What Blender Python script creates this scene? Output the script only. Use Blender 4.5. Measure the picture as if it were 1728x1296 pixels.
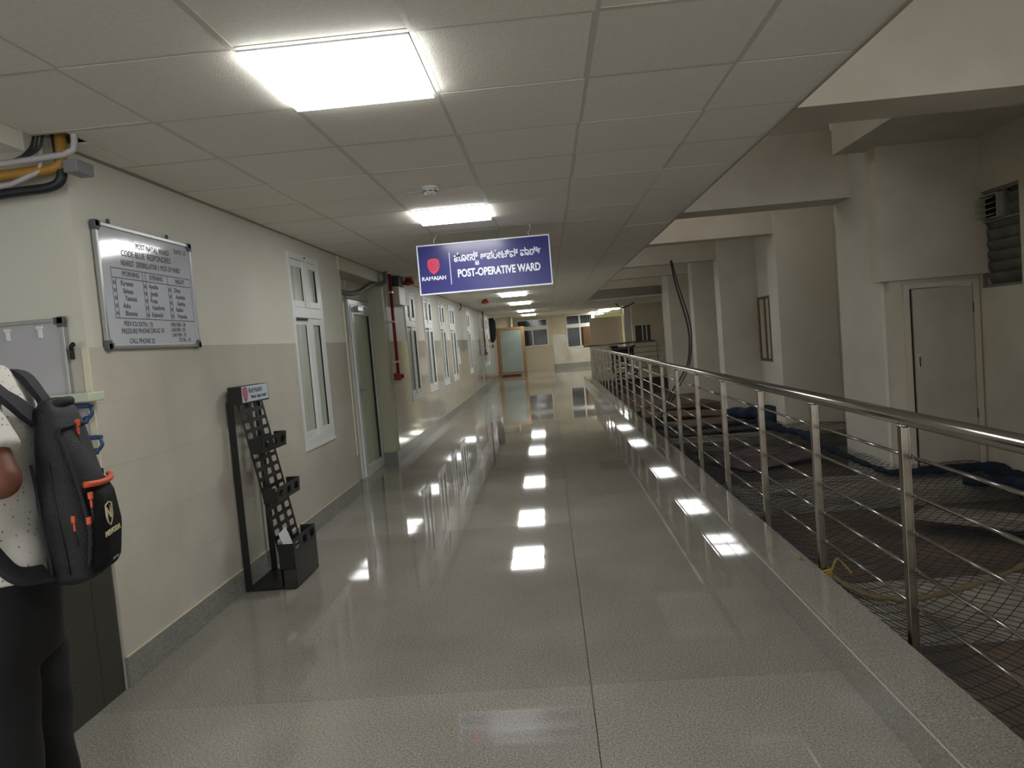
import bpy, bmesh, math, random
from mathutils import Vector, Matrix
from math import sin, cos, pi
random.seed(7)
for o in list(bpy.data.objects): bpy.data.objects.remove(o)
S = bpy.context.scene
COL = S.collection

# ------------------------------------------------------------ camera
cd = bpy.data.cameras.new('camera'); cam = bpy.data.objects.new('camera', cd); COL.objects.link(cam)
cd.sensor_width = 36.0; cd.lens = 1209.447/1728*36; cd.clip_start = 0.05; cd.clip_end = 200
R3 = Matrix(((0.995332, 0.080434, 0.05333), (0.048252, 0.063806, -0.996795), (-0.083579, 0.994716, 0.059627)))
cam.matrix_world = Matrix.Translation((0, 0, 1.5)) @ R3.to_4x4()
S.camera = cam
# ------------------------------------------------------------ world, exposure
W = bpy.data.worlds.new('world'); S.world = W; W.use_nodes = True
W.node_tree.nodes['Background'].inputs[0].default_value = (.97, .985, 1.0, 1)
W.node_tree.nodes['Background'].inputs[1].default_value = 1.5
S.view_settings.view_transform = 'Standard'
S.view_settings.look = 'None'
S.view_settings.exposure = 0.40
S.view_settings.gamma = 1.0
S.view_settings.use_curve_mapping = False
S.cycles.use_denoising = True
S.cycles.max_bounces = 8
S.cycles.diffuse_bounces = 5
S.cycles.glossy_bounces = 4
S.cycles.sample_clamp_indirect = 4.0
PANEL_POWER = 16.0      # radiance of the ceiling panels
UPPER_FILL = 5.0        # added unseen fill light in the high void over the ramp, watts
FAR_LAMP = 14.0

# ------------------------------------------------------------ helpers
def hexc(h):
    h = h.lstrip('#'); v = [int(h[i:i+2], 16)/255 for i in (0, 2, 4)]
    return tuple((c/12.92 if c <= .04045 else ((c+.055)/1.055)**2.4) for c in v) + (1,)
MATS = {}
def mat(name, col, rough=.6, metal=0., col2=None, scale=8., detail=4., bump=0., bscale=60., spec=.5, emit=None, estr=0, rnd=0., stretch=None, contrast=(.35, .65)):
    if name in MATS: return MATS[name]
    m = bpy.data.materials.new(name); MATS[name] = m; m.use_nodes = True
    N = m.node_tree.nodes; L = m.node_tree.links
    b = N['Principled BSDF']; b.inputs['Roughness'].default_value = rough; b.inputs['Metallic'].default_value = metal
    b.inputs['Specular IOR Level'].default_value = spec
    c1 = hexc(col); b.inputs['Base Color'].default_value = c1
    tc = N.new('ShaderNodeTexCoord'); mp = N.new('ShaderNodeMapping'); L.new(tc.outputs['Object'], mp.inputs[0])
    if stretch: mp.inputs['Scale'].default_value = stretch
    src = None
    if col2:
        n = N.new('ShaderNodeTexNoise'); n.inputs['Scale'].default_value = scale; n.inputs['Detail'].default_value = detail
        L.new(mp.outputs[0], n.inputs['Vector'])
        r = N.new('ShaderNodeValToRGB'); r.color_ramp.elements[0].color = c1; r.color_ramp.elements[1].color = hexc(col2)
        r.color_ramp.elements[0].position = contrast[0]; r.color_ramp.elements[1].position = contrast[1]
        L.new(n.outputs['Fac'], r.inputs[0]); src = r.outputs[0]
    if rnd:
        oi = N.new('ShaderNodeObjectInfo'); hs = N.new('ShaderNodeHueSaturation')
        mr = N.new('ShaderNodeMapRange'); mr.inputs[3].default_value = 1-rnd; mr.inputs[4].default_value = 1+rnd
        L.new(oi.outputs['Random'], mr.inputs[0]); L.new(mr.outputs[0], hs.inputs['Value'])
        if src: L.new(src, hs.inputs['Color'])
        else: hs.inputs['Color'].default_value = c1
        src = hs.outputs[0]
    if src: L.new(src, b.inputs['Base Color'])
    if bump:
        n2 = N.new('ShaderNodeTexNoise'); n2.inputs['Scale'].default_value = bscale; n2.inputs['Detail'].default_value = 3
        L.new(mp.outputs[0], n2.inputs['Vector'])
        bp = N.new('ShaderNodeBump'); bp.inputs['Strength'].default_value = bump; bp.inputs['Distance'].default_value = .01
        L.new(n2.outputs['Fac'], bp.inputs['Height']); L.new(bp.outputs[0], b.inputs['Normal'])
    if emit:
        b.inputs['Emission Color'].default_value = hexc(emit); b.inputs['Emission Strength'].default_value = estr
    return m

def link(o, parent=None):
    COL.objects.link(o)
    if parent is not None: o.parent = parent
    return o
def tag(o, label=None, cat=None, group=None, kind=None):
    if label: o['label'] = label
    if cat: o['category'] = cat
    if group: o['group'] = group
    if kind: o['kind'] = kind
    return o
def empty(name, loc=(0, 0, 0), rz=0):
    o = bpy.data.objects.new(name, None); COL.objects.link(o); o.location = loc; o.rotation_euler = (0, 0, rz); o.empty_display_size = .1
    o['_m'] = 1; del o['_m']
    return o
def from_bm(name, bm, m, parent=None, smooth=False):
    me = bpy.data.meshes.new(name); bm.normal_update(); bm.to_mesh(me); bm.free()
    if m is not None: me.materials.append(m)
    if smooth:
        for p in me.polygons: p.use_smooth = True
    return link(bpy.data.objects.new(name, me), parent)
def bxbm(bm, x0, x1, y0, y1, z0, z1, bev=0.):
    g = bmesh.ops.create_cube(bm, size=1)
    vs = g['verts']
    for v in vs: v.co = Vector(((x0+x1)/2+v.co.x*(x1-x0), (y0+y1)/2+v.co.y*(y1-y0), (z0+z1)/2+v.co.z*(z1-z0)))
    if bev:
        es = list({e for v in vs for e in v.link_edges})
        bmesh.ops.bevel(bm, geom=es, offset=bev, segments=2, profile=.5, affect='EDGES')
def box(name, x0, x1, y0, y1, z0, z1, m, parent=None, bev=0., local=False):
    """axis-aligned box in world coordinates; parents are at known places so subtract them"""
    bm = bmesh.new(); bxbm(bm, x0, x1, y0, y1, z0, z1, bev)
    o = from_bm(name, bm, m, parent)
    if parent is not None and not local: unparent_offset(o, parent)
    return o
def world_loc(p):
    v = Vector(p.location); q = p.parent
    while q is not None: v += Vector(q.location); q = q.parent
    return v
def unparent_offset(o, parent):
    w = world_loc(parent)
    if w.length: o.data.transform(Matrix.Translation(-w))
def boxes(name, lst, m, parent=None, bev=0.):
    bm = bmesh.new()
    for i, b in enumerate(lst):
        e = .0004*(i % 5) if len(lst) > 1 and min(b[1]-b[0], b[3]-b[2], b[5]-b[4]) > .006 else 0
        bxbm(bm, b[0]+e, b[1]-e, b[2]+e, b[3]-e, b[4]+e, b[5]-e, bev)
    o = from_bm(name, bm, m, parent)
    if parent is not None: unparent_offset(o, parent)
    return o
def tubebm(bm, pts, rad, n=8, cap=True, closed=False):
    pts = [Vector(p) for p in pts]; rads = rad if hasattr(rad, '__len__') else [rad]*len(pts)
    rings = []; up = Vector((0, 0, 1)); K = len(pts)
    t0 = (pts[1]-pts[0]).normalized()
    a = t0.cross(up)
    if a.length < .05: a = t0.cross(Vector((1, 0, 0)))
    a.normalize()
    for i, p in enumerate(pts):
        if closed: t = pts[(i+1) % K]-pts[i-1]
        else: t = (pts[min(i+1, K-1)]-pts[max(i-1, 0)])
        t.normalize()
        a = (a-t*a.dot(t))
        if a.length < 1e-6: a = t.orthogonal()
        a.normalize(); b = t.cross(a)
        rings.append([bm.verts.new(p+(a*cos(2*pi*k/n)+b*sin(2*pi*k/n))*rads[i]) for k in range(n)])
    for i in range(K if closed else K-1):
        A, B = rings[i], rings[(i+1) % K]
        for k in range(n): bm.faces.new((A[k], A[(k+1) % n], B[(k+1) % n], B[k]))
    if cap and not closed: bm.faces.new(rings[0][::-1]); bm.faces.new(rings[-1])
def tube(name, pts, rad, m, parent=None, n=8, smooth=True):
    bm = bmesh.new(); tubebm(bm, pts, rad, n)
    o = from_bm(name, bm, m, parent, smooth)
    if parent is not None: unparent_offset(o, parent)
    return o
def curve_pts(cps, n=8):
    """catmull-rom"""
    c = [Vector(p) for p in cps]; c = [2*c[0]-c[1]]+c+[2*c[-1]-c[-2]]; out = []
    for i in range(1, len(c)-2):
        for k in range(n):
            t = k/n; p0, p1, p2, p3 = c[i-1:i+3]
            out.append(.5*((2*p1)+(-p0+p2)*t+(2*p0-5*p1+4*p2-p3)*t*t+(-p0+3*p1-3*p2+p3)*t**3))
    out.append(c[-2]); return out
def lathe(name, prof, m, parent=None, n=24, loc=(0, 0, 0), axis='Z'):
    bm = bmesh.new(); rings = []
    for r, z in prof: rings.append([bm.verts.new((r*cos(2*pi*k/n), r*sin(2*pi*k/n), z)) for k in range(n)])
    for A, B in zip(rings, rings[1:]):
        for k in range(n): bm.faces.new((A[k], A[(k+1) % n], B[(k+1) % n], B[k]))
    bm.faces.new(rings[0][::-1]); bm.faces.new(rings[-1])
    M = Matrix.Translation(loc)
    if axis == 'X': M = M @ Matrix.Rotation(pi/2, 4, 'Y')
    if axis == 'Y': M = M @ Matrix.Rotation(-pi/2, 4, 'X')
    bmesh.ops.transform(bm, matrix=M, verts=bm.verts)
    o = from_bm(name, bm, m, parent, True)
    if parent is not None: unparent_offset(o, parent)
    return o
def text(name, body, size, M, m, parent=None, off=0., xs=1., align='CENTER', depth=.0015, shear=0.):
    """lettering as a mesh; overlapping strokes of a glyph are filled one by one"""
    c = bpy.data.curves.new('txt', 'FONT'); c.body = body; c.size = size; c.align_x = align; c.align_y = 'CENTER'
    c.shear = shear; c.resolution_u = 3
    o = bpy.data.objects.new('txt', c); COL.objects.link(o)
    dg = bpy.context.evaluated_depsgraph_get(); cu = o.evaluated_get(dg).to_curve(dg)
    sp_ = []
    for s_ in cu.splines:
        P = [(b.co.copy(), b.handle_left.copy(), b.handle_right.copy()) for b in s_.bezier_points]
        if len(P) < 3: continue
        poly = [p[0] for p in P]; A = sum(poly[i].x*poly[(i+1) % len(poly)].y-poly[(i+1) % len(poly)].x*poly[i].y for i in range(len(poly)))/2
        sp_.append((A, P, poly))
    o.to_curve_clear(); bpy.data.objects.remove(o); bpy.data.curves.remove(c)
    tot = max(sp_, key=lambda q: abs(q[0]))[0]; sgn = 1 if tot > 0 else -1
    def inside(p, poly):
        r = False; j = len(poly)-1
        for i in range(len(poly)):
            a, b = poly[i], poly[j]
            if (a.y > p.y) != (b.y > p.y) and p.x < (b.x-a.x)*(p.y-a.y)/(b.y-a.y)+a.x: r = not r
            j = i
        return r
    outs = [q for q in sp_ if q[0]*sgn > 0]; holes_ = [q for q in sp_ if q[0]*sgn <= 0]
    bm = bmesh.new()
    for q in outs:
        c2 = bpy.data.curves.new('t2', 'CURVE'); c2.dimensions = '2D'; c2.fill_mode = 'BOTH'; c2.extrude = depth; c2.offset = off; c2.resolution_u = 3
        for h in [q]+[h for h in holes_ if inside(h[2][0], q[2])]:
            sl = c2.splines.new('BEZIER'); sl.bezier_points.add(len(h[1])-1); sl.use_cyclic_u = True
            for bp_, (co, hl, hr) in zip(sl.bezier_points, h[1]):
                bp_.handle_left_type = bp_.handle_right_type = 'FREE'; bp_.co = co; bp_.handle_left = hl; bp_.handle_right = hr
        o2 = bpy.data.objects.new('t2', c2); me = o2.to_mesh(); bm.from_mesh(me); o2.to_mesh_clear()
        bpy.data.objects.remove(o2); bpy.data.curves.remove(c2)
    bmesh.ops.transform(bm, matrix=M @ Matrix.Diagonal((xs, 1, 1, 1)), verts=bm.verts)
    ob = from_bm(name, bm, m, parent)
    if parent is not None: unparent_offset(ob, parent)
    return ob
def face_cam(x, y, z):   # text facing -Y
    return Matrix.Translation((x, y, z)) @ Matrix.Rotation(pi/2, 4, 'X')
def face_right(x, y, z):  # text facing +X
    return Matrix.Translation((x, y, z)) @ Matrix.Rotation(pi/2, 4, 'Z') @ Matrix.Rotation(pi/2, 4, 'X')
def subtract(rect, holes):
    out = [rect]
    for (a0, a1, b0, b1) in holes:
        nxt = []
        for (x0, x1, y0, y1) in out:
            if a1 <= x0 or a0 >= x1 or b1 <= y0 or b0 >= y1: nxt.append((x0, x1, y0, y1)); continue
            if a0 > x0: nxt.append((x0, a0, y0, y1))
            if a1 < x1: nxt.append((a1, x1, y0, y1))
            u0, u1 = max(a0, x0), min(a1, x1)
            if b0 > y0: nxt.append((u0, u1, y0, b0))
            if b1 < y1: nxt.append((u0, u1, b1, y1))
        out = nxt
    return out

# ------------------------------------------------------------ materials
PAINT = mat('cream_paint', '#d3d0c4', .55, col2='#cdc9bb', scale=1.5, bump=.05, bscale=40)
PAINT_R = mat('aged_cream_paint', '#d2cab9', .6, col2='#c5bdab', scale=1.6, detail=6, bump=.06, bscale=30)
PAINT_COL = mat('column_cream_paint', '#dcd7ca', .6, col2='#d3cdbf', scale=1.3, detail=6, bump=.06, bscale=30)
TILE_W = mat('beige_wall_tile', '#c8c3b6', .06, col2='#c0baad', scale=3, detail=8, rnd=.01)
TILE_C = mat('ceiling_tile_white', '#e9e5da', .85, bump=.25, bscale=180, rnd=.02, col2='#e2ded2', scale=60)
GRID = mat('ceiling_grid_metal', '#c9c5b9', .5)
def granite(name, c1, c2, c3, rough, sc=120, rnd=.05):
    m = mat(name, c1, rough, spec=.5)
    N = m.node_tree.nodes; L = m.node_tree.links; b = N['Principled BSDF']
    tc = N.new('ShaderNodeTexCoord')
    n1 = N.new('ShaderNodeTexNoise'); n1.inputs['Scale'].default_value = sc; n1.inputs['Detail'].default_value = 5; n1.inputs['Roughness'].default_value = .75
    n2 = N.new('ShaderNodeTexNoise'); n2.inputs['Scale'].default_value = 1.3; n2.inputs['Detail'].default_value = 6
    L.new(tc.outputs['Object'], n1.inputs[0]); L.new(tc.outputs['Object'], n2.inputs[0])
    r = N.new('ShaderNodeValToRGB'); e = r.color_ramp.elements
    e[0].position = .33; e[0].color = hexc(c2); e[1].position = .68; e[1].color = hexc(c3)
    x = e.new(.5); x.color = hexc(c1)
    L.new(n1.outputs['Fac'], r.inputs[0])
    mr = N.new('ShaderNodeMapRange'); mr.inputs[1].default_value = .3; mr.inputs[2].default_value = .7; mr.inputs[3].default_value = .86; mr.inputs[4].default_value = 1.1
    L.new(n2.outputs['Fac'], mr.inputs[0])
    oi = N.new('ShaderNodeObjectInfo'); mr2 = N.new('ShaderNodeMapRange'); mr2.inputs[3].default_value = 1-rnd; mr2.inputs[4].default_value = 1+rnd
    L.new(oi.outputs['Random'], mr2.inputs[0])
    mu = N.new('ShaderNodeMath'); mu.operation = 'MULTIPLY'; L.new(mr.outputs[0], mu.inputs[0]); L.new(mr2.outputs[0], mu.inputs[1])
    hs = N.new('ShaderNodeHueSaturation'); L.new(r.outputs[0], hs.inputs['Color']); L.new(mu.outputs[0], hs.inputs['Value'])
    L.new(hs.outputs[0], b.inputs['Base Color'])
    return m
GRAN = granite('grey_floor_granite', '#918c82', '#666259', '#b9b4aa', .035, 120, .08)
GRAN_K = granite('grey_kerb_granite', '#8e8a82', '#66625b', '#b0aca3', .05, 120)
GRAN_B = granite('grey_skirting_granite', '#8a8a84', '#62635f', '#a4a39b', .25)
GRAN_D = granite('dark_counter_granite', '#3b3a36', '#26251f', '#56544c', .3)
JOINT = mat('dark_joint', '#6a655a', .6)
UPVC = mat('white_upvc', '#dcdedd', .3, rnd=.01)
RUB = mat('black_gasket', '#1c1d1c', .6)
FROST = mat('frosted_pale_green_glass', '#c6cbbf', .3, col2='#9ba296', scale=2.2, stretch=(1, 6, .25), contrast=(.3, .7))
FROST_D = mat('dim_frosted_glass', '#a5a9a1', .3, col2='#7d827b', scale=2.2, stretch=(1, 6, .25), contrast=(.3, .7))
NIGHT = mat('dark_window_glass', '#1d2022', .08)
STEEL = mat('polished_steel', '#a5a39c', .16, 1.0, bump=.03, bscale=12)
STEEL_P = mat('brushed_steel_post', '#8d877b', .3, 1.0, col2='#7b7265', scale=6)
RUST = mat('rusty_spot', '#4a3222', .8)
BLACKM = mat('black_powder_coat', '#0f0f11', .42, bump=.08, bscale=200)
WHITEP = mat('white_paper', '#d9dde0', .5)
ALU = mat('brushed_aluminium', '#b4b6b5', .35, .8)
GREYPL = mat('grey_plastic_corner', '#55585a', .5)
INK = mat('marker_ink', '#3c4150', .6)
SIGNB = mat('sign_navy', '#2f2f72', .22)
SIGNW = mat('sign_white', '#e6eaf2', .35)
SIGNR = mat('sign_red', '#d4374f', .35)
REDP = mat('red_pipe_paint', '#8e1c20', .35)
LAMP = mat('lamp_diffuser', '#ffffff', .4, emit='#f5f6f5', estr=PANEL_POWER)
LAMPF = mat('lamp_rim', '#e6e8ea', .4)
LAMPW = mat('far_lamp_diffuser', '#ffffff', .4, emit='#f6f5ea', estr=FAR_LAMP)

# ------------------------------------------------------------ setting: floor
floor = box('floor', -6, 7, -4.5, 41, -.06, -.012, JOINT); tag(floor, kind='structure')
# the pit under the net is lower: cut the floor there by making it an L of boxes
bpy.data.objects.remove(floor)
floor = boxes('floor', [(-6, 1.30, -4.5, 41, -.10, -.012), (1.30, 7, 23.4, 41, -.10, -.012)], JOINT); tag(floor, kind='structure')
JW = .0009
def slab(x0, x1, y0, y1):
    bm = bmesh.new(); bxbm(bm, x0+JW*2, x1-JW*2, y0+JW, y1-JW, -.03, 0)
    return from_bm('floor_slab', bm, GRAN, floor)
ys = [3.01+.91*k for k in range(-8, 35)]
for i, y in enumerate(ys):
    if y > 34.6: break
    slab(-2.40, .07, y, min(y+.91, 34.7)); slab(.07, 1.16, y+.02*((i*7) % 3-1)*0, min(y+.91, 34.7))
    if y > 23.0: slab(1.16, 5.2, y+.0, y+.91)
for i in range(9): slab(-5.5, -2.40, -4.2+.91*i, -4.2+.91*(i+1))

# kerb along the railing
kerb = boxes('kerb', [(1.135, 1.31, -3.2, 23.2, -.1, .14)], JOINT); tag(kerb, kind='structure')
k0 = -3.2; i = 0
while k0 < 23.2:
    k1 = min(k0+1.83, 23.2)
    bm = bmesh.new(); bxbm(bm, 1.115, 1.133, k0+.001, k1-.001, 0, .150, .002); from_bm('kerb_riser', bm, GRAN_K, kerb)
    bm = bmesh.new(); bxbm(bm, 1.112, 1.335, k0+.001, k1-.001, .152, .174, .004); from_bm('kerb_top', bm, GRAN_K, kerb)
    k0 = k1; i += 1
bm = bmesh.new(); bxbm(bm, 1.112, 1.40, 23.2, 23.34, 0, .174, .003); from_bm('kerb_end', bm, GRAN_K, kerb)
box('bead', 1.1105, 1.1195, -3.2, 23.2, .148, .1535, mat('pale_sealant', '#c9c2ae', .5), kerb)

# ------------------------------------------------------------ ceiling with its tiles
T = .6096
ceiling = boxes('ceiling', [(-2.20, 1.30, -4.2, 34.6, 2.60, 2.66)], mat('slab_above', '#8f8a80', .9)); tag(ceiling, kind='structure')
PANELS = []                                   # (row, two_in_line)
for r_, two in ((-10, 0), (-5, 0), (0, 0), (5, 0), (16.55, 1), (21.4, 1), (28.1, 1), (37.4, 1), (44.7, 1), (53.5, 1)):
    PANELS.append((2.4155+T*r_, two))
xs_ = [-2.13, -1.582, -.9724, -.3628, .2468, .8564, 1.325]
stuffbm = bmesh.new()
r_ = -10
zc = 2.548
def near_panel(y0, y1, c):
    if c != 2-0 and c != 1: return False
    return False
def tile_in(bm, x0, x1, y0, y1, z=zc, tilt=0):
    g = .004
    bxbm(bm, x0+g, x1-g, y0+g, y1-g, z, z+.012)
n_t = 0
while True:
    y0 = 2.4155+T*r_; y1 = y0+T
    if y0 > 34.4: break
    for c in range(6):
        x0, x1 = xs_[c], xs_[c+1]
        if y0 < 12.5:
            if c == 0 and r_ == 1:                  # the tile is notched for the pipes
                x0 = -1.985; bm = bmesh.new(); bxbm(bm, -2.13, -1.985, 3.215, y1-.004, zc, zc+.012); from_bm('ceiling_tile', bm, TILE_C, ceiling)
            bm = bmesh.new(); dz = random.choice((0, 0, 0, .002, -.0015)); tile_in(bm, x0, x1, y0, y1, zc+dz); from_bm('ceiling_tile', bm, TILE_C, ceiling); n_t += 1
        else: tile_in(stuffbm, x0, x1, y0, y1)
    r_ += 1
ymax = y0
o = from_bm('ceiling_tile', stuffbm, TILE_C, ceiling); tag(o, kind='stuff')
gb = bmesh.new()
for x in xs_[1:-1]: bxbm(gb, x-.012, x+.012, -3.68, 34.6, 2.5475, 2.5515)
from_bm('ceiling_grid', gb, GRID, ceiling)
gb = bmesh.new(); rr = -10
while 2.4155+T*rr < 34.6:
    y = 2.4155+T*rr; bxbm(gb, -2.13, 1.325, y-.012, y+.012, 2.5478, 2.5517); rr += 1
from_bm('ceiling_grid', gb, GRID, ceiling)
boxes('ceiling_edge', [(1.318, 1.334, -4.2, 23.6, 2.538, 2.66)], mat('edge_trim', '#a8a396', .5), ceiling)
boxes('wall_angle', [(-2.13, -2.105, 3.2, 34.6, 2.544, 2.5475)], mat('wall_angle_trim', '#8c867a', .5), ceiling)

def ceiling_light(y, two, label, group=None, x0=-.955, x1=-.382, z=2.545, m=None):
    t = empty('ceiling_light', ((x0+x1)/2, y, z))
    segs = [(y+.02, y+.585)] if not two else [(y+.02, y+.53), (y+.74, y+1.20)]
    for a, b in segs:
        boxes('frame', [(x0-.006, x1+.006, a-.006, b+.006, z-.003, z+.003)], LAMPF, t)
        boxes('diffuser', [(x0+.001, x1-.001, a+.001, b-.001, z-.022, z-.003)], m or LAMP, t)
    tag(t, label, 'ceiling light', group)
    return t
labs = {0: 'square panel light on the ceiling behind the camera', }
names = ['square ceiling panel light over the corridor entrance', 'square ceiling panel light just behind the viewer', 'large glowing square panel light nearest on the ceiling', 'glowing square panel light just before the hanging blue ward sign',
         'ceiling panel light hidden behind the hanging ward sign', 'first lit panel below the hanging sign, the widest in the receding row', 'second lit panel in the receding row beyond the sign', 'third lit panel in the receding row, with a fourth close behind', 'fourth lit panel of the receding row down the corridor', 'smallest and farthest lit panel near the barred windows']
for (y, two), nm in zip(PANELS, names):
    ceiling_light(y, two, nm, 'ceiling panel lights down the corridor')

# ------------------------------------------------------------ left wall
XL = -2.13
WIN = [(5.985, 6.81, 'near'), (10.88, 11.74, 'A'), (12.545, 13.47, 'B'), (14.35, 15.15, 'C'), (15.85, 16.80, 'D'), (19.22, 20.10, 'E'), (23.85, 24.75, 'F'), (25.25, 26.05, 'G')]
wall_left = empty('wall_left', (0, 0, 0)); tag(wall_left, kind='structure')
holes = [(a, b, .725, 2.42) for a, b, _ in WIN]+[(7.56, 9.47, -.1, 2.7)]
HB = [h for h in holes]
bm = bmesh.new()
for (y0, y1, z0, z1) in subtract((3.235, 30.6, 0, 2.7), HB): bxbm(bm, -2.36, XL, y0, y1, z0, z1)
o = from_bm('plaster', bm, PAINT, wall_left)
# wainscot tiles
zt = [.15, .44, .75, 1.06, 1.37, 1.635]
holes_t = [(a-.012, b+.012, .70, 2.42) for a, b, _ in WIN]+[(7.52, 9.66, -.1, 2.7)]
stf = bmesh.new()
k = 0; y = 3.235
while y < 30.5:
    y1 = min(y+.60, 30.55)
    for j in range(5):
        rs = subtract((y, y1, zt[j], zt[j+1]), holes_t)
        if not rs: continue
        b_ = bmesh.new() if y < 12.6 else stf
        g = .0003
        for (a, b, c, d) in rs:
            if b-a < .01 or d-c < .01: continue
            bxbm(b_, XL, XL+.009, a+(g if a == y else 0), b-(g if b == y1 else 0), c+(g if c == zt[j] else 0), d-(g if d == zt[j+1] else 0))
        if y < 12.6:
            if len(b_.verts): from_bm('wall_tile', b_, TILE_W, wall_left)
            else: b_.free()
    y = y1
tag(from_bm('wall_tile', stf, TILE_W, wall_left), kind='stuff')
# recess with the door
RX = -2.34
boxes('recess_wall', [(-2.5, RX, 7.40, 8.42, 0, 2.7), (-2.5, RX, 9.50, 9.60, 0, 2.7), (-2.5, RX, 8.42, 9.50, 2.15, 2.7)], PAINT, wall_left)
boxes('edge_trim', [(-2.155, -2.118, 7.553, 7.575, .42, 2.06)], mat('cream_edge', '#d8d0b8', .5), wall_left)
boxes('painted_return', [(-2.33, XL+.001, 9.466, 9.69, .15, 2.55)], mat('green_cream_paint', '#bdbda6', .5), wall_left)
# baseboards
bb = empty('baseboard_left', (0, 0, 0)); tag(bb, kind='structure')
y = 3.235
while y < 30.5:
    y1 = min(y+1.22, 30.55)
    for (a, b, c, d) in subtract((y, y1, 0, .149), [(7.56, 9.47, -.1, 1)]):
        if b-a > .02: boxes('skirting_slab', [(XL-.001, XL+.018, a+.001, b-.001, 0.0, .149)], GRAN_B, bb)
    y = y1
boxes('skirting_slab', [(-2.345, -2.112, 9.452, 9.47, 0, .149)], GRAN_B, bb)
boxes('mortar_line', [(XL+.008, XL+.0185, 3.24, 7.5, .1492, .154)], mat('pale_grout', '#c9c3ad', .6), bb)

def window_unit(n, y0, y1, dark=False, open_s=False):
    w = empty('window_%d' % n, (XL, y0, .725)); tag(w, kind='structure')
    xa, xb = XL-.05, XL+.014
    fw = .05
    P = FROST_D if dark else FROST
    L = y1-y0; ym = (y0+y1)/2
    boxes('window_frame', [(xa, xb, y0, y0+fw, .725, 2.42), (xa, xb, y1-fw, y1, .725, 2.42), (xa, xb, y0+fw, y1-fw, .725, .80), (xa, xb, y0+fw, y1-fw, 2.365, 2.42),
                           (xa, xb, y0+fw, y1-fw, 1.855, 1.95), (xa, xb-.004, ym-.028, ym+.028, .80, 1.855), (xa, xb-.004, ym-.028, ym+.028, 1.95, 2.365)], UPVC, w, .003)
    box('window_sill', XL, xb+.006, y0-.02, y1+.02, .705, .728, UPVC, w)
    for (za, zb) in ((.80, 1.855), (1.95, 2.365)):
        for s, (ya, yb) in enumerate(((y0+fw, ym-.028), (ym+.028, y1-fw))):
            sw = .062; dx = .0 if s == 0 else .012
            if s == 0: sw = .030
            boxes('sash', [(xa+.01, xb-.014+dx, ya, ya+sw, za, zb), (xa+.01, xb-.014+dx, yb-sw, yb, za, zb), (xa+.01, xb-.014+dx, ya+sw, yb-sw, za, za+.06), (xa+.01, xb-.014+dx, ya+sw, yb-sw, zb-.06, zb)], UPVC, w, .003)
            boxes('gasket', [(xa+.036, XL-.002+dx*.6, yb-sw-.007, yb-sw, za+.06, zb-.06)], RUB, w)
            box('pane', XL-.012, XL-.008, ya+sw, yb-sw, za+.06, zb-.06, P, w)
    boxes('vent_slot', [(xb-.001, xb+.004, y0+.07, ym-.05, 1.835, 1.848)], RUB, w)
    lathe('handle', [(.006, 0), (.006, .012)], RUB, w, 10, (xb, ym, 2.395), 'X')
    return w
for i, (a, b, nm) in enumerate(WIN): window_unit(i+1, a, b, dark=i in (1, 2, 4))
# opened casement leaves that stand out of the second window
# ---- door_1 in the recess
d1 = empty('door_1', (RX, 8.42, 0)); tag(d1, kind='structure')
xa, xb = RX-.04, RX+.03
boxes('door_frame', [(xa, xb, 8.42, 8.47, 0, 2.10), (xa, xb, 9.45, 9.50, 0, 2.10), (xa, xb, 8.42, 9.50, 2.10, 2.16)], UPVC, d1, .003)
xa, xb = RX-.02, RX+.045
leaf = boxes('door_leaf', [(xa, xb, 8.49, 8.59, .015, 2.09), (xa, xb, 9.34, 9.44, .015, 2.09), (xa, xb, 8.59, 9.34, .015, .12), (xa, xb, 8.59, 9.34, 1.98, 2.09)], UPVC, d1, .004)
boxes('gasket', [(xa+.02, xb-.01, 9.325, 9.34, .12, 1.98), (xa+.02, xb-.01, 8.59, 8.60, .12, 1.98)], RUB, d1)
box('pane', xa+.02, xa+.03, 8.59, 9.34, .12, 1.98, mat('green_frosted_glass', '#cbd6c2', .35, col2='#bcc8b1', scale=1.2, stretch=(1, 3, .5)), d1)
boxes('door_handle', [(xb, xb+.012, 8.52, 8.55, .92, 1.12)], ALU, d1)
tube('door_lever', [(xb+.01, 8.535, 1.06), (xb+.05, 8.535, 1.06), (xb+.055, 8.66, 1.055)], .009, ALU, d1)
boxes('door_closer', [(xb, xb+.05, 8.62, 8.86, 2.02, 2.075), (xb+.02, xb+.032, 8.7, 9.0, 2.085, 2.10)], ALU, d1, .004)
# panel above the door
boxes('transom_panel', [(RX-.03, RX+.015, 8.44, 9.49, 2.17, 2.46)], PAINT, wall_left)

# bulkhead trunking above recess
t = box('cable_trunking', -2.335, -2.115, 7.50, 9.28, 2.40, 2.545, mat('trunking_cream', '#cfc9b4', .45), None, .004)
tag(t, 'cream boxed trunking under the ceiling above the frosted glass door', 'trunking')
t = tube('flexible_duct', curve_pts([(-2.29, 7.62, 2.28), (-2.24, 8.0, 2.20), (-2.20, 8.5, 2.235), (-2.17, 9.1, 2.37), (-2.09, 9.32, 2.385), (-2.05, 9.40, 2.44), (-2.05, 9.42, 2.545)], 8), .03, mat('grey_conduit', '#6d716d', .5))
tag(t, 'grey flexible conduit drooping above the frosted glass door', 'conduit')

# far-left walls and the pillar at y=23
pil = box('pillar', -2.36, XL+.01, 22.85, 23.35, .15, 2.6, mat('pillar_paint_lilac', '#c6bfbb', .5)); tag(pil, kind='structure')
t = boxes('baseboard_pillar', [(-2.36, XL+.03, 22.83, 23.37, 0, .15)], GRAN_B); tag(t, kind='structure')

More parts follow.
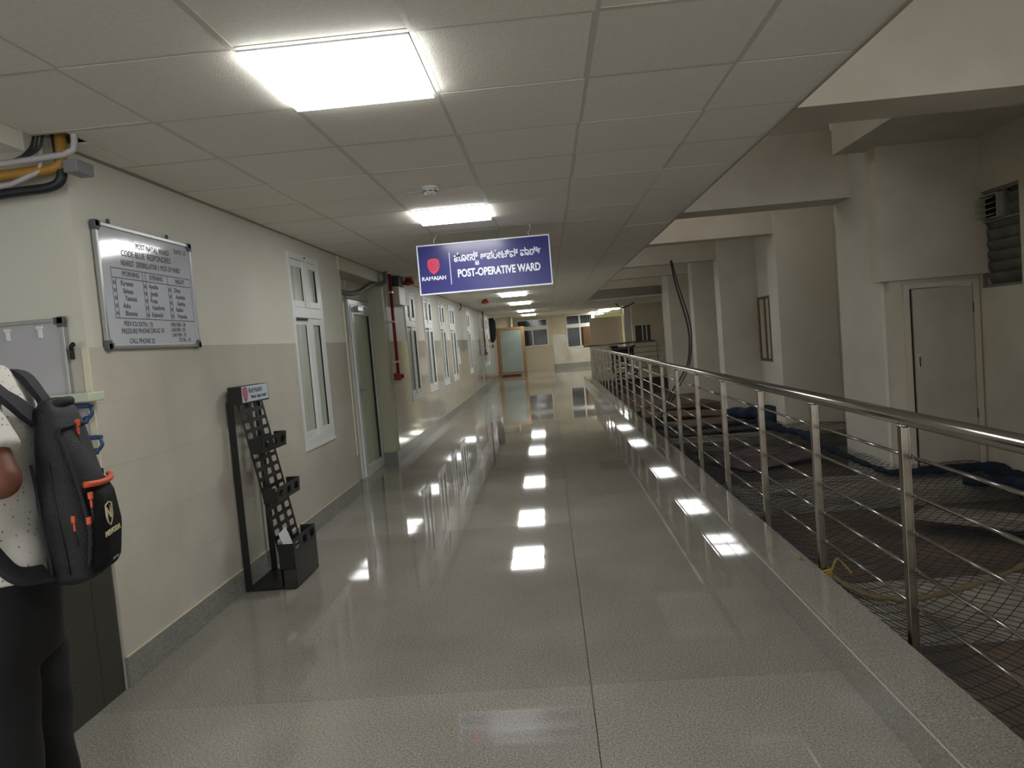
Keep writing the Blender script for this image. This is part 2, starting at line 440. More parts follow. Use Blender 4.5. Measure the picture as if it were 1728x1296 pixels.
# ------------------------------------------------------------ nurse station recess on the left
wall_back = boxes('wall_back', [(-5.2, -2.36, 3.235, 3.40, 0, 2.7)], PAINT); tag(wall_back, kind='structure')
boxes('edge_bead', [(-2.150, -2.122, 3.222, 3.24, .99, 1.635)], mat('cream_edge', '#d8d0b8', .5), wall_back)
box('wall_tile', -5.2, -2.15, 3.226, 3.236, .3, 1.635, mat('plain_station_wall', '#b5afa6', .3), wall_back)
w = boxes('wall_side', [(-5.3, -5.2, -4.3, 3.4, 0, 2.7)], PAINT); tag(w, kind='structure')
w = boxes('ceiling_station', [(-5.3, XL-.04, -4.3, 3.24, 2.66, 2.72)], PAINT); tag(w, kind='structure')
w = boxes('beam_station', [(-2.33, XL-.0, -4.3, 2.98, 2.47, 2.66)], PAINT); tag(w, kind='structure')

counter = empty('reception_counter', (-2.13, 3.2, 0)); tag(counter, 'dark granite faced counter end below the small whiteboard, behind the backpack', 'counter')
boxes('side_slab', [(-2.15, -2.13, 2.075, 3.06, 0, 1.04), (-2.15, -2.13, 3.063, 3.222, 0, 1.04)], GRAN_D, counter)
boxes('carcass', [(-2.72, -2.15, 1.0, 3.22, 0, 1.03)], mat('counter_core', '#4a463e', .7), counter)
boxes('worktop', [(-2.76, -2.108, .95, 3.222, 1.042, 1.072)], mat('black_worktop', '#26282a', .2), counter, .006)

def whiteboard(name, M, w, h, label, mat_s):
    """local frame: x along board, y up, z out"""
    t = empty(name, (0, 0, 0)); tag(t, label, 'whiteboard')
    loc = M @ Vector((0, 0, 0)); t.location = loc
    def lb(nm, lst, m, bev=0.):
        bm = bmesh.new()
        for b in lst: bxbm(bm, *b, bev)
        bmesh.ops.transform(bm, matrix=M, verts=bm.verts)
        o = from_bm(nm, bm, m, t); unparent_offset(o, t); return o
    lb('board_surface', [(-w/2+.01, w/2-.01, -h/2+.01, h/2-.01, .002, .014)], mat_s)
    lb('frame', [(-w/2, w/2, -h/2, -h/2+.018, 0, .022), (-w/2, w/2, h/2-.018, h/2, 0, .022), (-w/2, -w/2+.018, -h/2, h/2, 0, .022), (w/2-.018, w/2, -h/2, h/2, 0, .022)], ALU, .002)
    for sx in (-1, 1):
        for sy in (-1, 1):
            cx, cy = sx*(w/2-.012), sy*(h/2-.012)
            lb('corner_cap', [(cx-.018-(.012 if sx > 0 else 0), cx+.018+(.012 if sx < 0 else 0), cy-.016, cy+.016, -.001, .026), (cx-.016, cx+.016, cy-.018-(.012 if sy > 0 else 0), cy+.018+(.012 if sy < 0 else 0), -.001, .026)], GREYPL, .003)
    return t, lb
WBS = mat('glossy_whiteboard', '#c3c6cc', .09, bump=.05, bscale=7)
M1 = face_right(-2.120, 3.812, 1.932)
wb, lb = whiteboard('whiteboard', M1, .915, .615, 'whiteboard of handwritten duty names on the cream wall above the brochure stand', WBS)
lb('hanger', [(-.33, -.318, .30, .335, 0, .012)], GREYPL); lb('hanger', [(.22, .232, .30, .335, 0, .012)], GREYPL)
# ruled table + handwriting
lines = []
def ln(x0, y0, x1, y1, w_=.0022):
    lines.append((min(x0, x1)-w_/2, max(x0, x1)+w_/2, min(y0, y1)-w_/2, max(y0, y1)+w_/2, .0141, .0146))
TX0, TX1, TY0, TY1 = -.36, .425, -.155, .095
ln(TX0, TY1, TX1, TY1, .004); ln(TX0, TY0, TX1, TY0, .004); ln(TX0, .047, TX1, .047, .004)
for x in (-.36, -.33, -.085, -.058, .165, .195, .425): ln(x, TY0, x, TY1 if x in (-.36, -.085, .165, .425, -.058) else .047, .003)
lb('ruled_table', lines, INK)
def wr(s, x, y, sz, xs=.9, off=.0006):
    text('handwriting', s, sz, M1 @ Matrix.Translation((x, y, .0145)) @ Matrix.Rotation(random.uniform(-.02, .02), 4, 'Z'), INK, wb, off, xs, 'LEFT', .0002, .12)
wr('POST NATAL WARD', -.12, .225, .040); wr('CODE BLUE  RESPONDERS', -.26, .175, .045); wr('NEAREST  DEFIBRILLATOR 1: POST-OP WARD', -.27, .125, .040, .72)
wr('DATE : 12', .27, .245, .034); ln(0, 0, 0, 0)
wr('MORNING', -.27, .071, .036); wr('EVENING', -.02, .071, .036); wr('NIGHT', .25, .071, .036)
for i, s in enumerate(('Kareena', 'Sahana', 'Yamuna', 'Asha', 'Bhavana')): wr(s, -.29+.012*(i % 3), .022-.038*i, .036); wr('N', -.355, .020-.038*i, .03)
for i, s in enumerate(('Ayesha', 'Jyothi', 'Pooja', 'Vanishree', 'Kalavathi')): wr(s, -.035+.01*(i % 2), .022-.038*i, .035); wr('N', -.082, .018-.038*i, .03)
for i, s in enumerate(('Divya', 'Asmitha', 'Savitha', 'Rekha', 'Priyanka')): wr(s, .225+.012*(i % 3), .018-.037*i, .035); wr('N', .168, .016-.037*i, .03)
wr('PEDI ICU EXTN : 72', -.30, -.182, .034); wr('PRESSURE PHONE DRUG 10', -.33, -.222, .036); wr('CALL PHONE 22', -.27, -.270, .036)
wr('MEN FISH : 30', .15, -.180, .03); wr('LAB FISH : 20', .15, -.209, .03); wr('LAB FISH : 12', .155, -.238, .03); wr('TOTAL : 19', .22, -.266, .03)

M2 = face_cam(-2.66, 3.225, 1.50)
wb2, lb2 = whiteboard('whiteboard', M2, .90, .56, 'small blank whiteboard on the station wall behind the standing person', mat('lilac_white_board', '#b7b6bb', .2))
for x in (.18, .335):
    lb2('magnet_clip', [(x-.016, x+.016, .236, .25, .014, .024), (x-.010, x+.010, .195, .236, .014, .021)], mat('white_clip', '#e4e4e2', .4), .002)
t = empty('wall_hook', (-2.19, 3.225, 1.64)); tag(t, 'small black coat hook on the wall beside the blank whiteboard', 'hook')
boxes('plate', [(-2.20, -2.185, 3.21, 3.226, 1.585, 1.645)], BLACKM, t, .003); tube('arm', curve_pts([(-2.19, 3.212, 1.635), (-2.175, 3.19, 1.645), (-2.15, 3.17, 1.652)], 5), [.008]*5+[.009]*5+[.011], BLACKM, t)
t = boxes('wall_ledge', [(-2.42, -2.065, 3.11, 3.225, 1.388, 1.428)], mat('pale_green_ledge', '#c3cdb4', .4), None, .004); tag(t, 'pale green ledge fixed below the blank whiteboard', 'ledge')
BLUE = mat('blue_hook_plastic', '#24466f', .35)
for k, (hz, lab) in enumerate(((1.365, 'blue plastic clamp rail directly under the pale green ledge'), (1.215, 'lower blue plastic clamp rail beside the top of the backpack'))):
    t = empty('clamp_rail', (-2.25, 3.2, hz)); tag(t, lab, 'clamp rail', 'blue clamp rails on the station wall')
    xo = .03*k
    boxes('rail', [(-2.42+xo, -2.115+xo, 3.185, 3.21, hz-.008, hz+.012)], BLUE, t, .004)
    for xx in (-2.12, -2.21, -2.33):
        tube('clamp', curve_pts([(xx+xo, 3.19, hz), (xx+xo+.012, 3.185, hz-.03), (xx+xo-.005, 3.18, hz-.055)], 4), .008, BLUE, t)
        lathe('knob', [(.0, 0), (.014, .002), (.016, .012), (.010, .02)], BLUE, t, 12, (xx+xo-.015, 3.165, hz-.06), 'Y')
t = boxes('poster_sheet', [(-2.36, -2.16, 3.221, 3.2255, 1.08, 1.34)], mat('lilac_sheet', '#b5b3c0', .4)); tag(t, 'pale lilac sheet on the wall behind the blue clamp rails', 'sheet')

# pipes above the station wall
YEL = mat('ochre_pipe', '#b5873a', .5, col2='#a07630', scale=9); WPI = mat('white_pipe', '#b9b4b4', .4); BHO = mat('black_hose', '#202329', .45)
t = tube('pipe', [(-3.6, 3.12, 2.400), (-2.40, 3.12, 2.418), (-2.12, 3.12, 2.425), (-2.075, 3.12, 2.44), (-2.065, 3.12, 2.48), (-2.062, 3.12, 2.66)], .024, YEL); tag(t, 'ochre yellow pipe running along the station wall top, turning up into the ceiling', 'pipe')
t = tube('pipe', [(-3.6, 3.06, 2.395), (-2.40, 3.07, 2.450), (-2.02, 3.07, 2.468), (-1.975, 3.07, 2.485), (-1.968, 3.07, 2.52), (-1.968, 3.07, 2.66)], .014, WPI); tag(t, 'slim white pipe crossing in front of the yellow pipe', 'pipe')
t = tube('hose', curve_pts([(-3.4, 3.13, 2.33), (-2.6, 3.13, 2.335), (-2.28, 3.13, 2.345), (-2.14, 3.13, 2.352), (-2.085, 3.13, 2.385), (-2.082, 3.13, 2.46), (-2.09, 3.13, 2.64)], 8), .022, BHO); tag(t, 'thick black hose bending up at the wall corner', 'hose')
t = tube('pipe', [(-3.6, 3.10, 2.355), (-2.5, 3.11, 2.362), (-2.30, 3.11, 2.375), (-2.16, 3.11, 2.42), (-2.14, 3.11, 2.64)], .013, WPI); tag(t, 'white pipe bowed above the black hose', 'pipe')
for k in range(3):
    t = tube('cable', curve_pts([(-3.3, 3.14-.01*k, 2.47+.02*k), (-2.6, 3.13, 2.455), (-2.30, 3.10, 2.47), (-2.16-.02*k, 3.09, 2.50), (-2.13-.02*k, 3.10, 2.56), (-2.12-.02*k, 3.10, 2.66)], 6), .006, mat('dark_cable', '#3a3d40', .5))
    tag(t, ('thin dark cable curling up beside the yellow pipe, highest of the bunch', 'thin dark cable curling up beside the yellow pipe, middle of the bunch', 'thin dark cable curling up beside the yellow pipe, lowest of the bunch')[2-k], 'cable', 'cables at the ceiling hole')
t = boxes('conduit_box', [(-2.04, -1.975, 3.08, 3.20, 2.395, 2.45)], mat('grey_box', '#7e7c80', .4), None, .004); tag(t, 'small grey bent duct stub hanging at the wall corner', 'duct')
t = boxes('opening', [(-2.135, -1.995, 3.03, 3.634, 2.552, 2.66)], mat('dark_void', '#1b1c20', .9)); bpy.data.objects.remove(t)

# ------------------------------------------------------------ left wall fittings
def valve_pipe(y, x, lab, z0=1.15):
    t = empty('fire_pipe', (x, y, z0)); tag(t, lab, 'pipe', 'red fire pipes')
    tube('riser', [(x, y, z0), (x, y, 2.55)], .022, REDP, t, 10)
    boxes('valve', [(x-.045, x+.04, y-.05, y+.05, z0-.055, z0+.05)], REDP, t, .008)
    lathe('cap', [(.02, 0), (.03, .006), (.03, .03), (.018, .036)], REDP, t, 12, (x+.04, y, z0), 'X')
    for z in (1.35, 1.9, 2.3): boxes('pipe_clip', [(x-.05, x+.028, y-.03, y+.03, z-.012, z+.012)], ALU, t)
valve_pipe(9.76, -2.07, 'red fire pipe ending in a red valve box right after the frosted door')
valve_pipe(23.5, -2.03, 'distant red fire pipe beside the far pillar', 1.16)
t = empty('cable_strap', (-2.1, 9.6, 1.5)); bpy.data.objects.remove(t)
t = boxes('junction_box', [(-2.13, -2.01, 10.02, 10.45, 2.14, 2.40)], mat('cream_box', '#c2beac', .4), None, .006); tag(t, 'cream metal box high on the wall left of the white sheet', 'box')
t = boxes('notice_sheet', [(-2.128, -2.03, 10.47, 10.49, 2.16, 2.40), (-2.035, -2.03, 10.47, 10.86, 2.16, 2.40)], WHITEP); tag(t, 'white folded sheet stuck beside the cream box near the ceiling', 'sheet')
t = boxes('speaker', [(-2.12, -2.0, 10.0, 10.34, 2.405, 2.54)], mat('dark_speaker', '#2b2f31', .6), None, .008); tag(t, 'dark square speaker on top of the cream wall box', 'speaker')
def sounder(x, y, lab, s=1.):
    t = empty('fire_alarm', (x, y, 2.545)); tag(t, lab, 'fire alarm', 'red fire alarms on the ceiling')
    lathe('base', [(.05*s, 0), (.05*s, .02), (.045*s, .025)], REDP, t, 16, (x, y, 2.52))
    lathe('horn', [(.065*s, 0), (.085*s, .012), (.075*s, .05), (.052*s, .075)], REDP, t, 20, (x, y, 2.445))
    lathe('lens', [(.0, 0), (.03*s, .004), (.035*s, .014)], mat('clear_lens', '#c98a86', .2), t, 16, (x, y, 2.432))
sounder(-1.95, 10.5, 'red round fire alarm on the ceiling left of the ward sign'); sounder(-1.40, 17.2, 'small distant red fire alarm on the corridor ceiling', 1.1)
t = empty('smoke_detector', (-.68, 4.71, 2.545)); tag(t, 'white round smoke detector on the ceiling between the two nearest lights', 'smoke detector')
lathe('base', [(.055, 0), (.058, .012), (.058, .02)], UPVC, t, 24, (-.68, 4.71, 2.526))
lathe('head', [(.02, 0), (.036, .006), (.046, .02), (.047, .032)], UPVC, t, 24, (-.68, 4.71, 2.494))
for k in range(8):
    a = 2*pi*k/8+.2; c_ = Vector((-.68+.045*cos(a), 4.71+.045*sin(a), 2.512)); tube('vent_slot', [c_+Vector((-.012*sin(a), .012*cos(a), 0)), c_-Vector((-.012*sin(a), .012*cos(a), 0))], .004, GREYPL, t, 6)
t = boxes('wall_plate', [(-2.12, -2.10, 16.9, 17.12, 1.06, 1.46)], WHITEP); tag(t, 'white notice sheet on the tiles between two distant windows', 'sheet')
t = tube('cable', curve_pts([(-2.10, 18.0, 2.54), (-2.06, 17.9, 2.44), (-2.10, 17.75, 2.36)], 5), .012, BLACKM); tag(t, 'short black cable end hanging at the ceiling between distant windows', 'cable')

# hanging black cloth and coat at far left
t = empty('hanging_coat', (-2.05, 27.2, 1.3)); tag(t, 'black coat hanging high on the wall left of the wood framed glass', 'coat')
bm = bmesh.new()
tubebm(bm, [(-2.05, 27.2, 2.42), (-2.05, 27.22, 2.3), (-2.04, 27.24, 1.95), (-2.05, 27.3, 1.62), (-2.06, 27.3, 1.50)], [.10, .16, .15, .12, .03], 12); from_bm('cloth', bm, mat('black_cloth', '#17181c', .9), t, True); unparent_offset(bpy.data.objects['cloth'], t)
boxes('tag_box', [(-2.09, -2.03, 27.2, 27.27, 1.30, 1.42)], BLACKM, t)

# ------------------------------------------------------------ hanging ward sign
sg = empty('ward_sign', (-.51, 6.6, 1.98)); tag(sg, 'blue hanging ward sign with red crest reading POST-OPERATIVE WARD', 'sign')
SX0, SX1, SZ0, SZ1 = -1.125, .098, 1.985, 2.440
box('panel', SX0+.008, SX1-.008, 6.59, 6.612, SZ0+.008, SZ1-.008, SIGNB, sg)
boxes('frame', [(SX0, SX1, 6.584, 6.616, SZ0, SZ0+.012), (SX0, SX1, 6.584, 6.616, SZ1-.012, SZ1), (SX0, SX0+.012, 6.584, 6.616, SZ0, SZ1), (SX1-.012, SX1, 6.584, 6.616, SZ0, SZ1)], SIGNW, sg)
def sp(px, py):      # pixel on the sign -> world (sign is planar)
    d = R3 @ Vector(((px-864)/1209.447, (648-py)/1209.447, -1)); d *= 6.588/d.y; return (d.x, 6.588, d.z+1.5)
def signbox(px0, py0, px1, py1, m, nm, hw):
    a, b = sp(px0, py0), sp(px1, py1); box(nm, a[0]-hw, a[0]+hw, 6.587, 6.591, b[2], a[2], m, sg)
signbox(757.5, 426, 761, 480, SIGNW, 'divider', .0025)
p = sp(842, 456); text('lettering', 'POST-OPERATIVE WARD', .098, face_cam(p[0]+.0, 6.589, p[2]), SIGNW, sg, .0028, .70)
p = sp(840, 430)
def kn(s, px, py, sz, xs=.76, off=.0017):
    q = sp(px, py); text('lettering', s, sz, face_cam(q[0], 6.589, q[2]), SIGNW, sg, off, xs, 'CENTER')
kn('ಪೋಸ್', 786, 434.5, .098); kn('ಟ', 805, 443.0, .060); kn('ಆಪರೇಟಿವ್', 842, 430.0, .092); kn('ವಾಡ್', 892.5, 425.0, .092); kn('೯', 909.5, 423.5, .060)
p = sp(732.5, 470); text('lettering', 'RAMAIAH', .050, face_cam(p[0], 6.589, p[2]), SIGNW, sg, .0012, 1.04)
def crest(M, s, parent, m, mcut):
    """shield with swoosh cut lines, local x right, y up"""
    prof = [(-.42, .48), (-.2, .56), (.1, .58), (.42, .50), (.47, .1), (.44, -.15), (.3, -.42), (.0, -.66), (-.28, -.44), (-.42, -.18), (-.47, .1)]
    bm = bmesh.new(); vs = [bm.verts.new((x*s, y*s, .0)) for x, y in prof]; f = bm.faces.new(vs[::-1])
    e = bmesh.ops.extrude_face_region(bm, geom=[f]); bmesh.ops.translate(bm, vec=(0, 0, .001), verts=[v for v in e['geom'] if isinstance(v, bmesh.types.BMVert)])
    bmesh.ops.recalc_face_normals(bm, faces=bm.faces)
    bmesh.ops.transform(bm, matrix=M, verts=bm.verts); o = from_bm('crest', bm, m, parent); unparent_offset(o, parent)
    bm = bmesh.new()
    for k in range(4):
        y0 = .30-.2*k
        pts = [(-.34, y0-.14), (-.1, y0-.0), (.15, y0+.06), (.40, y0+.22)]
        if k == 3: pts = [(-.22, y0-.02), (0, y0+.02), (.15, y0+.07), (.34, y0+.2)]
        up = []; dn = []
        for x, y in pts: up.append(bm.verts.new((x*s, (y+.022)*s, .0014))); dn.append(bm.verts.new((x*s, (y-.022)*s, .0014)))
        for i in range(3): bm.faces.new((dn[i], dn[i+1], up[i+1], up[i]))
    bmesh.ops.transform(bm, matrix=M, verts=bm.verts); o = from_bm('crest_lines', bm, mcut, parent); unparent_offset(o, parent)
p = sp(731.5, 449); crest(face_cam(p[0], 6.589, p[2]), .118, sg, SIGNR, SIGNB)
for x in (-.95, -.08):
    tube('hanger', curve_pts([(x, 6.6, 2.438), (x-.012, 6.6, 2.47), (x+.012, 6.6, 2.51), (x, 6.6, 2.55)], 4), .004, ALU, sg, 6)

# ------------------------------------------------------------ brochure rack
rk = empty('brochure_rack', (-1.93, 4.76, 0)); tag(rk, 'black perforated brochure stand with three pockets leaning frame against the left wall', 'brochure stand')
RY0, RY1 = 4.535, 4.985
boxes('base_plate', [(-2.105, -1.765, RY0, RY1, .0, .010)], BLACKM, rk)
boxes('post', [(-2.105, -2.062, RY0, RY0+.010, .01, 1.26)], BLACKM, rk); boxes('post', [(-2.105, -2.062, RY1-.010, RY1, .01, 1.26)], BLACKM, rk)
hd = boxes('header_box', [(-2.085, -1.998, RY0-.005, RY1+.005, 1.235, 1.352)], BLACKM, rk, .002)
box('sign_plate', -1.998, -1.995, RY0+.012, RY1-.012, 1.246, 1.350, mat('sign_plate_white', '#c9d2dc', .3), rk)
DT = mat('dark_print', '#3a4256', .5)
text('lettering', 'RAMAIAH', .046, face_right(-1.9945, 4.760, 1.316), DT, rk, .001, 1.12, 'CENTER', .0003)
text('lettering', 'Medical College Hospital', .032, face_right(-1.9945, 4.805, 1.275), DT, rk, .0008, .80, 'CENTER', .0003)
crest(face_right(-1.9948, 4.592, 1.299), .082, rk, mat('crest_pink', '#b5475a', .4), mat('sign_plate_white', '#c9d2dc', .3))
def perforated(name, p0, p1, y0, y1, rows, cols, m, parent, hole=.34, th=.003, skip=()):
    """flat plate between bottom line p0=(x,z) and top line p1, with rounded holes"""
    bm = bmesh.new(); nrm = Vector((p1[1]-p0[1], 0, -(p1[0]-p0[0]))).normalized()
    def P(u, v): return Vector((p0[0]+(p1[0]-p0[0])*v, y0+(y1-y0)*u, p0[1]+(p1[1]-p0[1])*v))
    grid = {}
    def V(u, v):
        k_ = (round(u, 5), round(v, 5))
        if k_ not in grid: grid[k_] = bm.verts.new(P(u, v))
        return grid[k_]
    W_, H_ = (y1-y0), math.hypot(p1[0]-p0[0], p1[1]-p0[1])
    for i in range(cols):
        for j in range(rows):
            u0, u1, v0, v1 = i/cols, (i+1)/cols, j/rows, (j+1)/rows
            cu, cv = (u0+u1)/2, (v0+v1)/2; ru = (u1-u0)*hole; rv = (v1-v0)*hole
            outer = [(u0, v0), (cu, v0), (u1, v0), (u1, cv), (u1, v1), (cu, v1), (u0, v1), (u0, cv)]
            if (i, j) in skip: bm.faces.new([V(*q) for q in outer]); continue
            inner = []
            for k in range(16):
                a = -pi*3/4+2*pi*k/16; c, s_ = cos(a), sin(a)
                e = .42; inner.append((cu+ru*math.copysign(abs(c)**e, c), cv+rv*math.copysign(abs(s_)**e, s_)))
            iv = [V(*q) for q in inner]; ov = [V(*q) for q in outer]
            for k in range(8):
                a, b = iv[2*k], iv[(2*k+1) % 16]; c = iv[(2*k+2) % 16]
                bm.faces.new((ov[k], ov[(k+1) % 8], c, b, a))
    bmesh.ops.recalc_face_normals(bm, faces=bm.faces)
    r = bmesh.ops.solidify(bm, geom=bm.faces[:], thickness=th)
    o = from_bm(name, bm, m, parent); unparent_offset(o, parent); return o
perforated('back_panel', (-1.865, .20), (-2.045, 1.25), RY0+.02, RY1-.02, 16, 3, BLACKM, rk, .31)
boxes('panel_edge', [(-2.0, -1.99, 0, 0, 0, 0)], BLACKM, rk); bpy.data.objects.remove(bpy.data.objects['panel_edge'])
def pocket(z0, z1, xb, xf, name='pocket'):
    pk = perforated(name, (xf, z0), (xf+.008, z1), RY0+.012, RY1-.012, 1, 3, BLACKM, rk, .24)
    boxes('pocket_side', [(xb, xf, RY0+.012, RY0+.015, z0, z1), (xb, xf, RY1-.015, RY1-.012, z0, z1), (xb, xf, RY0+.012, RY1-.012, z0, z0+.003)], BLACKM, rk)
pocket(.905, 1.005, -1.985, -1.905); pocket(.572, .672, -1.93, -1.842)
# bottom pocket: tall front with the three windows in a top row
perforated('pocket', (-1.760, .225), (-1.765, .325), RY0+.006, RY1-.006, 1, 3, BLACKM, rk, .26)
boxes('front_panel', [(-1.763, -1.758, RY0+.006, RY1-.006, .01, .225)], BLACKM, rk)
boxes('pocket_side', [(-1.865, -1.762, RY0+.006, RY0+.009, .13, .30), (-1.865, -1.762, RY1-.009, RY1-.006, .01, .32), (-1.865, -1.762, RY0+.006, RY1-.006, .13, .133)], BLACKM, rk)
boxes('back_support', [(-1.87, -1.862, RY0+.02, RY0+.05, .01, .22), (-1.87, -1.862, RY1-.05, RY1-.02, .01, .22)], BLACKM, rk)
bm = bmesh.new(); bxbm(bm, -.001, .001, -.07, .07, 0, .235)
bmesh.ops.transform(bm, matrix=Matrix.Translation((-1.80, 4.665, .145)) @ Matrix.Rotation(-.28, 4, 'Y') @ Matrix.Rotation(.12, 4, 'X'), verts=bm.verts)
t = from_bm('brochure', bm, WHITEP); tag(t, 'single white leaflet standing in the lowest pocket of the black stand', 'leaflet')

# ------------------------------------------------------------ railing
rail = empty('railing', (1.38, -2.9, 0)); tag(rail, 'long polished steel railing with five bars beside the netted ramp', 'railing')
XR = 1.385
rb = bmesh.new(); tubebm(rb, [(XR, -2.95, 1.068), (XR, 8, 1.068), (XR, 23.35, 1.075)], .030, 20); o = from_bm('handrail', rb, STEEL, rail, True); unparent_offset(o, rail)
py_ = 2.91-.967*6
posts = []
while py_ < 23.3: posts.append(py_); py_ += .967 if py_ < 4.5 else 1.03
posts.append(23.3)
pm = None
for i, y in enumerate(posts):
    bm = bmesh.new(); bxbm(bm, XR-.018, XR+.012, y-.017, y+.017, .03, 1.045, .003); bxbm(bm, XR+.012, XR+.020, y-.009, y+.009, .03, 1.045)
    o = from_bm('post', bm, STEEL_P, rail); unparent_offset(o, rail)
    lathe('post_collar', [(.018, 0), (.026, .006), (.026, .010), (.014, .02)], STEEL, rail, 12, (XR, y, 1.028))
for j in range(5):
    z = .905-.155*j
    for a, b in zip(posts, posts[1:]):
        tube('crossbar', [(XR+.028, a-.03, z), (XR+.028, b-.03, z)], .0082, STEEL, rail, 8)
        if a > 9: continue
        lathe('bar_socket', [(.011, 0), (.012, .003), (.012, .02), (.009, .024)], RUST if (j == 0 and a < 4) else STEEL_P, rail, 8, (XR+.028, a+.012, z), 'Y')
# railing across the far end
rl2 = empty('railing', (1.4, 23.45, 0)); tag(rl2, 'dark end railing running across the far side of the ramp opening', 'railing')
tube('handrail', [(1.18, 23.5, 1.125), (3.5, 23.5, 1.13)], .028, STEEL_P, rl2, 12)
for x in (1.72, 2.62, 3.55): boxes('post', [(x-.02, x+.02, 23.48, 23.52, 0, 1.11)], STEEL_P, rl2)
for j in range(5): tube('crossbar', [(1.72, 23.53, .95-.17*j), (3.66, 23.53, .96-.17*j)], .011, STEEL_P, rl2, 6)

# ------------------------------------------------------------ right side: ramp pit, columns, beams, walls
PB = -.50
pit = boxes('floor_ramp', [(1.335, 5.4, -4.3, 23.4, PB-.2, PB)], mat('dusty_dark_floor', '#75624f', .9, col2='#54473b', scale=1.6, detail=8, bump=.3, bscale=20)); tag(pit, kind='structure')
w = boxes('wall_kerb', [(1.30, 1.345, -4.3, 23.4, PB, .15)], mat('kerb_back', '#5f5248', .8)); tag(w, kind='structure')
w = boxes('wall_end', [(1.345, 5.4, 23.35, 23.42, PB, -.012)], mat('kerb_back', '#5f5248', .8)); tag(w, kind='structure')
DUST = mat('dusty_slab', '#aaa292', .85, col2='#857c6d', scale=3, detail=8, bump=.15, bscale=25)
for (a, b, zt_) in ((4.25, 4.90, -.37), (7.35, 8.25, -.37), (11.4, 12.1, -.38), (15.35, 15.85, -.42)):
    t = boxes('floor_beam', [(1.345, 4.6, a, b, PB-.05, zt_+.03)], DUST); tag(t, kind='structure')
# boards & rubble in the pit
WOOD = mat('weathered_board', '#6b5644', .8, col2='#4d3d30', scale=3, stretch=(6, 1, 6)); SHT = mat('pink_dust_sheet', '#8a7272', .8, col2='#6a5757', scale=4)
def tiltbox(name, c, size, rot, m, label, cat, group=None):
    bm = bmesh.new(); bxbm(bm, -size[0]/2, size[0]/2, -size[1]/2, size[1]/2, -size[2]/2, size[2]/2)
    o = from_bm(name, bm, m); o.location = c; o.rotation_euler = rot; tag(o, label, cat, group); return o
tiltbox('board', (2.9, 13.2, -.33), (2.2, 1.6, .025), (.02, -.02, .1), WOOD, 'wide brown plywood board lying beyond the blue net', 'board', 'boards lying on the ramp')
tiltbox('board', (3.0, 14.9, -.30), (2.3, 1.2, .025), (-.02, .03, -.12), WOOD, 'brown plywood board lying farther back near the hanging cable', 'board', 'boards lying on the ramp')
tiltbox('board', (2.9, 17.2, -.30), (2.0, 1.5, .025), (-.02, .03, .12), WOOD, 'farthest brown board on the ramp before the end railing', 'board', 'boards lying on the ramp')
tiltbox('dust_sheet', (2.9, 10.2, -.42), (1.3, 1.0, .02), (.05, -.04, .4), SHT, 'dusty pink sheet lying under the net past the steel posts', 'sheet')
tiltbox('board', (3.75, 6.1, -.35), (1.4, .45, .03), (.0, .0, -.75), DUST, 'dusty grey board under the net in front of the grey door', 'board')

# columns (deep fins) and beams
XC = 3.72
def col(name, y0, y1, x1=4.75, zb=PB, zt_=4.3):
    o = boxes(name, [(XC, x1, y0, y1, zb, zt_)], PAINT_COL); tag(o, kind='structure'); return o
col('column', 8.17, 9.30, 4.75); col('column', 11.66, 12.12); col('column', 15.43, 15.85); col('column', 18.22, 18.65); col('column', 21.7, 22.9); col('column', 4.87, 5.35)
wr_ = boxes('wall_right', [(4.62, 4.9, 9.3, 23.4, PB, 4.3)], PAINT_R); tag(wr_, kind='structure')
wd = boxes('wall_door', [(3.63, 4.75, 7.95, 8.18, 1.80, 3.24), (3.755, 3.90, 8.05, 8.18, PB, 1.80), (3.90, 4.75, 8.05, 8.18, 1.76, 1.80)], PAINT_R); tag(wd, kind='structure')
# louvered wall nearer than the door
LX = 4.70; LYa, LYb, LZa, LZb = 7.33, 8.02, 1.64, 2.65
bm = bmesh.new()
for (y0, y1, z0, z1) in subtract((-4.3, 8.1, PB, 4.3), [(LYa, LYb, LZa, LZb)]): bxbm(bm, LX, LX+.22, y0, y1, z0, z1)
wl = from_bm('wall_louver', bm, PAINT_R); tag(wl, kind='structure')
lw = empty('window_9', (LX, LYa, LZa)); tag(lw, kind='structure')
LG = mat('dusty_louver_glass', '#6d6e68', .3, col2='#555650', scale=5)
boxes('window_frame', [(LX+.03, LX+.07, LYa, LYb, LZb-.03, LZb), (LX+.03, LX+.07, LYa, LYb, LZa, LZa+.03), (LX+.02, LX+.07, LYa, LYb, 2.32, 2.345), (LX+.03, LX+.07, LYb-.03, LYb, LZa, LZb), (LX+.03, LX+.07, 7.60, 7.63, 2.345, LZb)], mat('grey_steel_frame', '#7b786c', .5), lw)
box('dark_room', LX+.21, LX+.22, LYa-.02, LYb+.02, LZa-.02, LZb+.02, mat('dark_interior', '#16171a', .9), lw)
for k in range(9):
    z = LZa+.09+.112*k
    bm = bmesh.new(); bxbm(bm, -.003, .003, LYa+.02, LYb-.05 if k < 6 else 7.60, -.066, .066)
    bmesh.ops.transform(bm, matrix=Matrix.Translation((LX+.08, 0, z)) @ Matrix.Rotation(-.45, 4, 'Y'), verts=bm.verts); o = from_bm('louver_slat', bm, LG, lw); unparent_offset(o, lw)
ex = empty('exhaust_fan', (LX, 7.8, 2.36)); tag(ex, 'small white exhaust box with open shutters in the louvered window corner', 'exhaust fan')
WE = mat('dusty_white_metal', '#a9a698', .5)
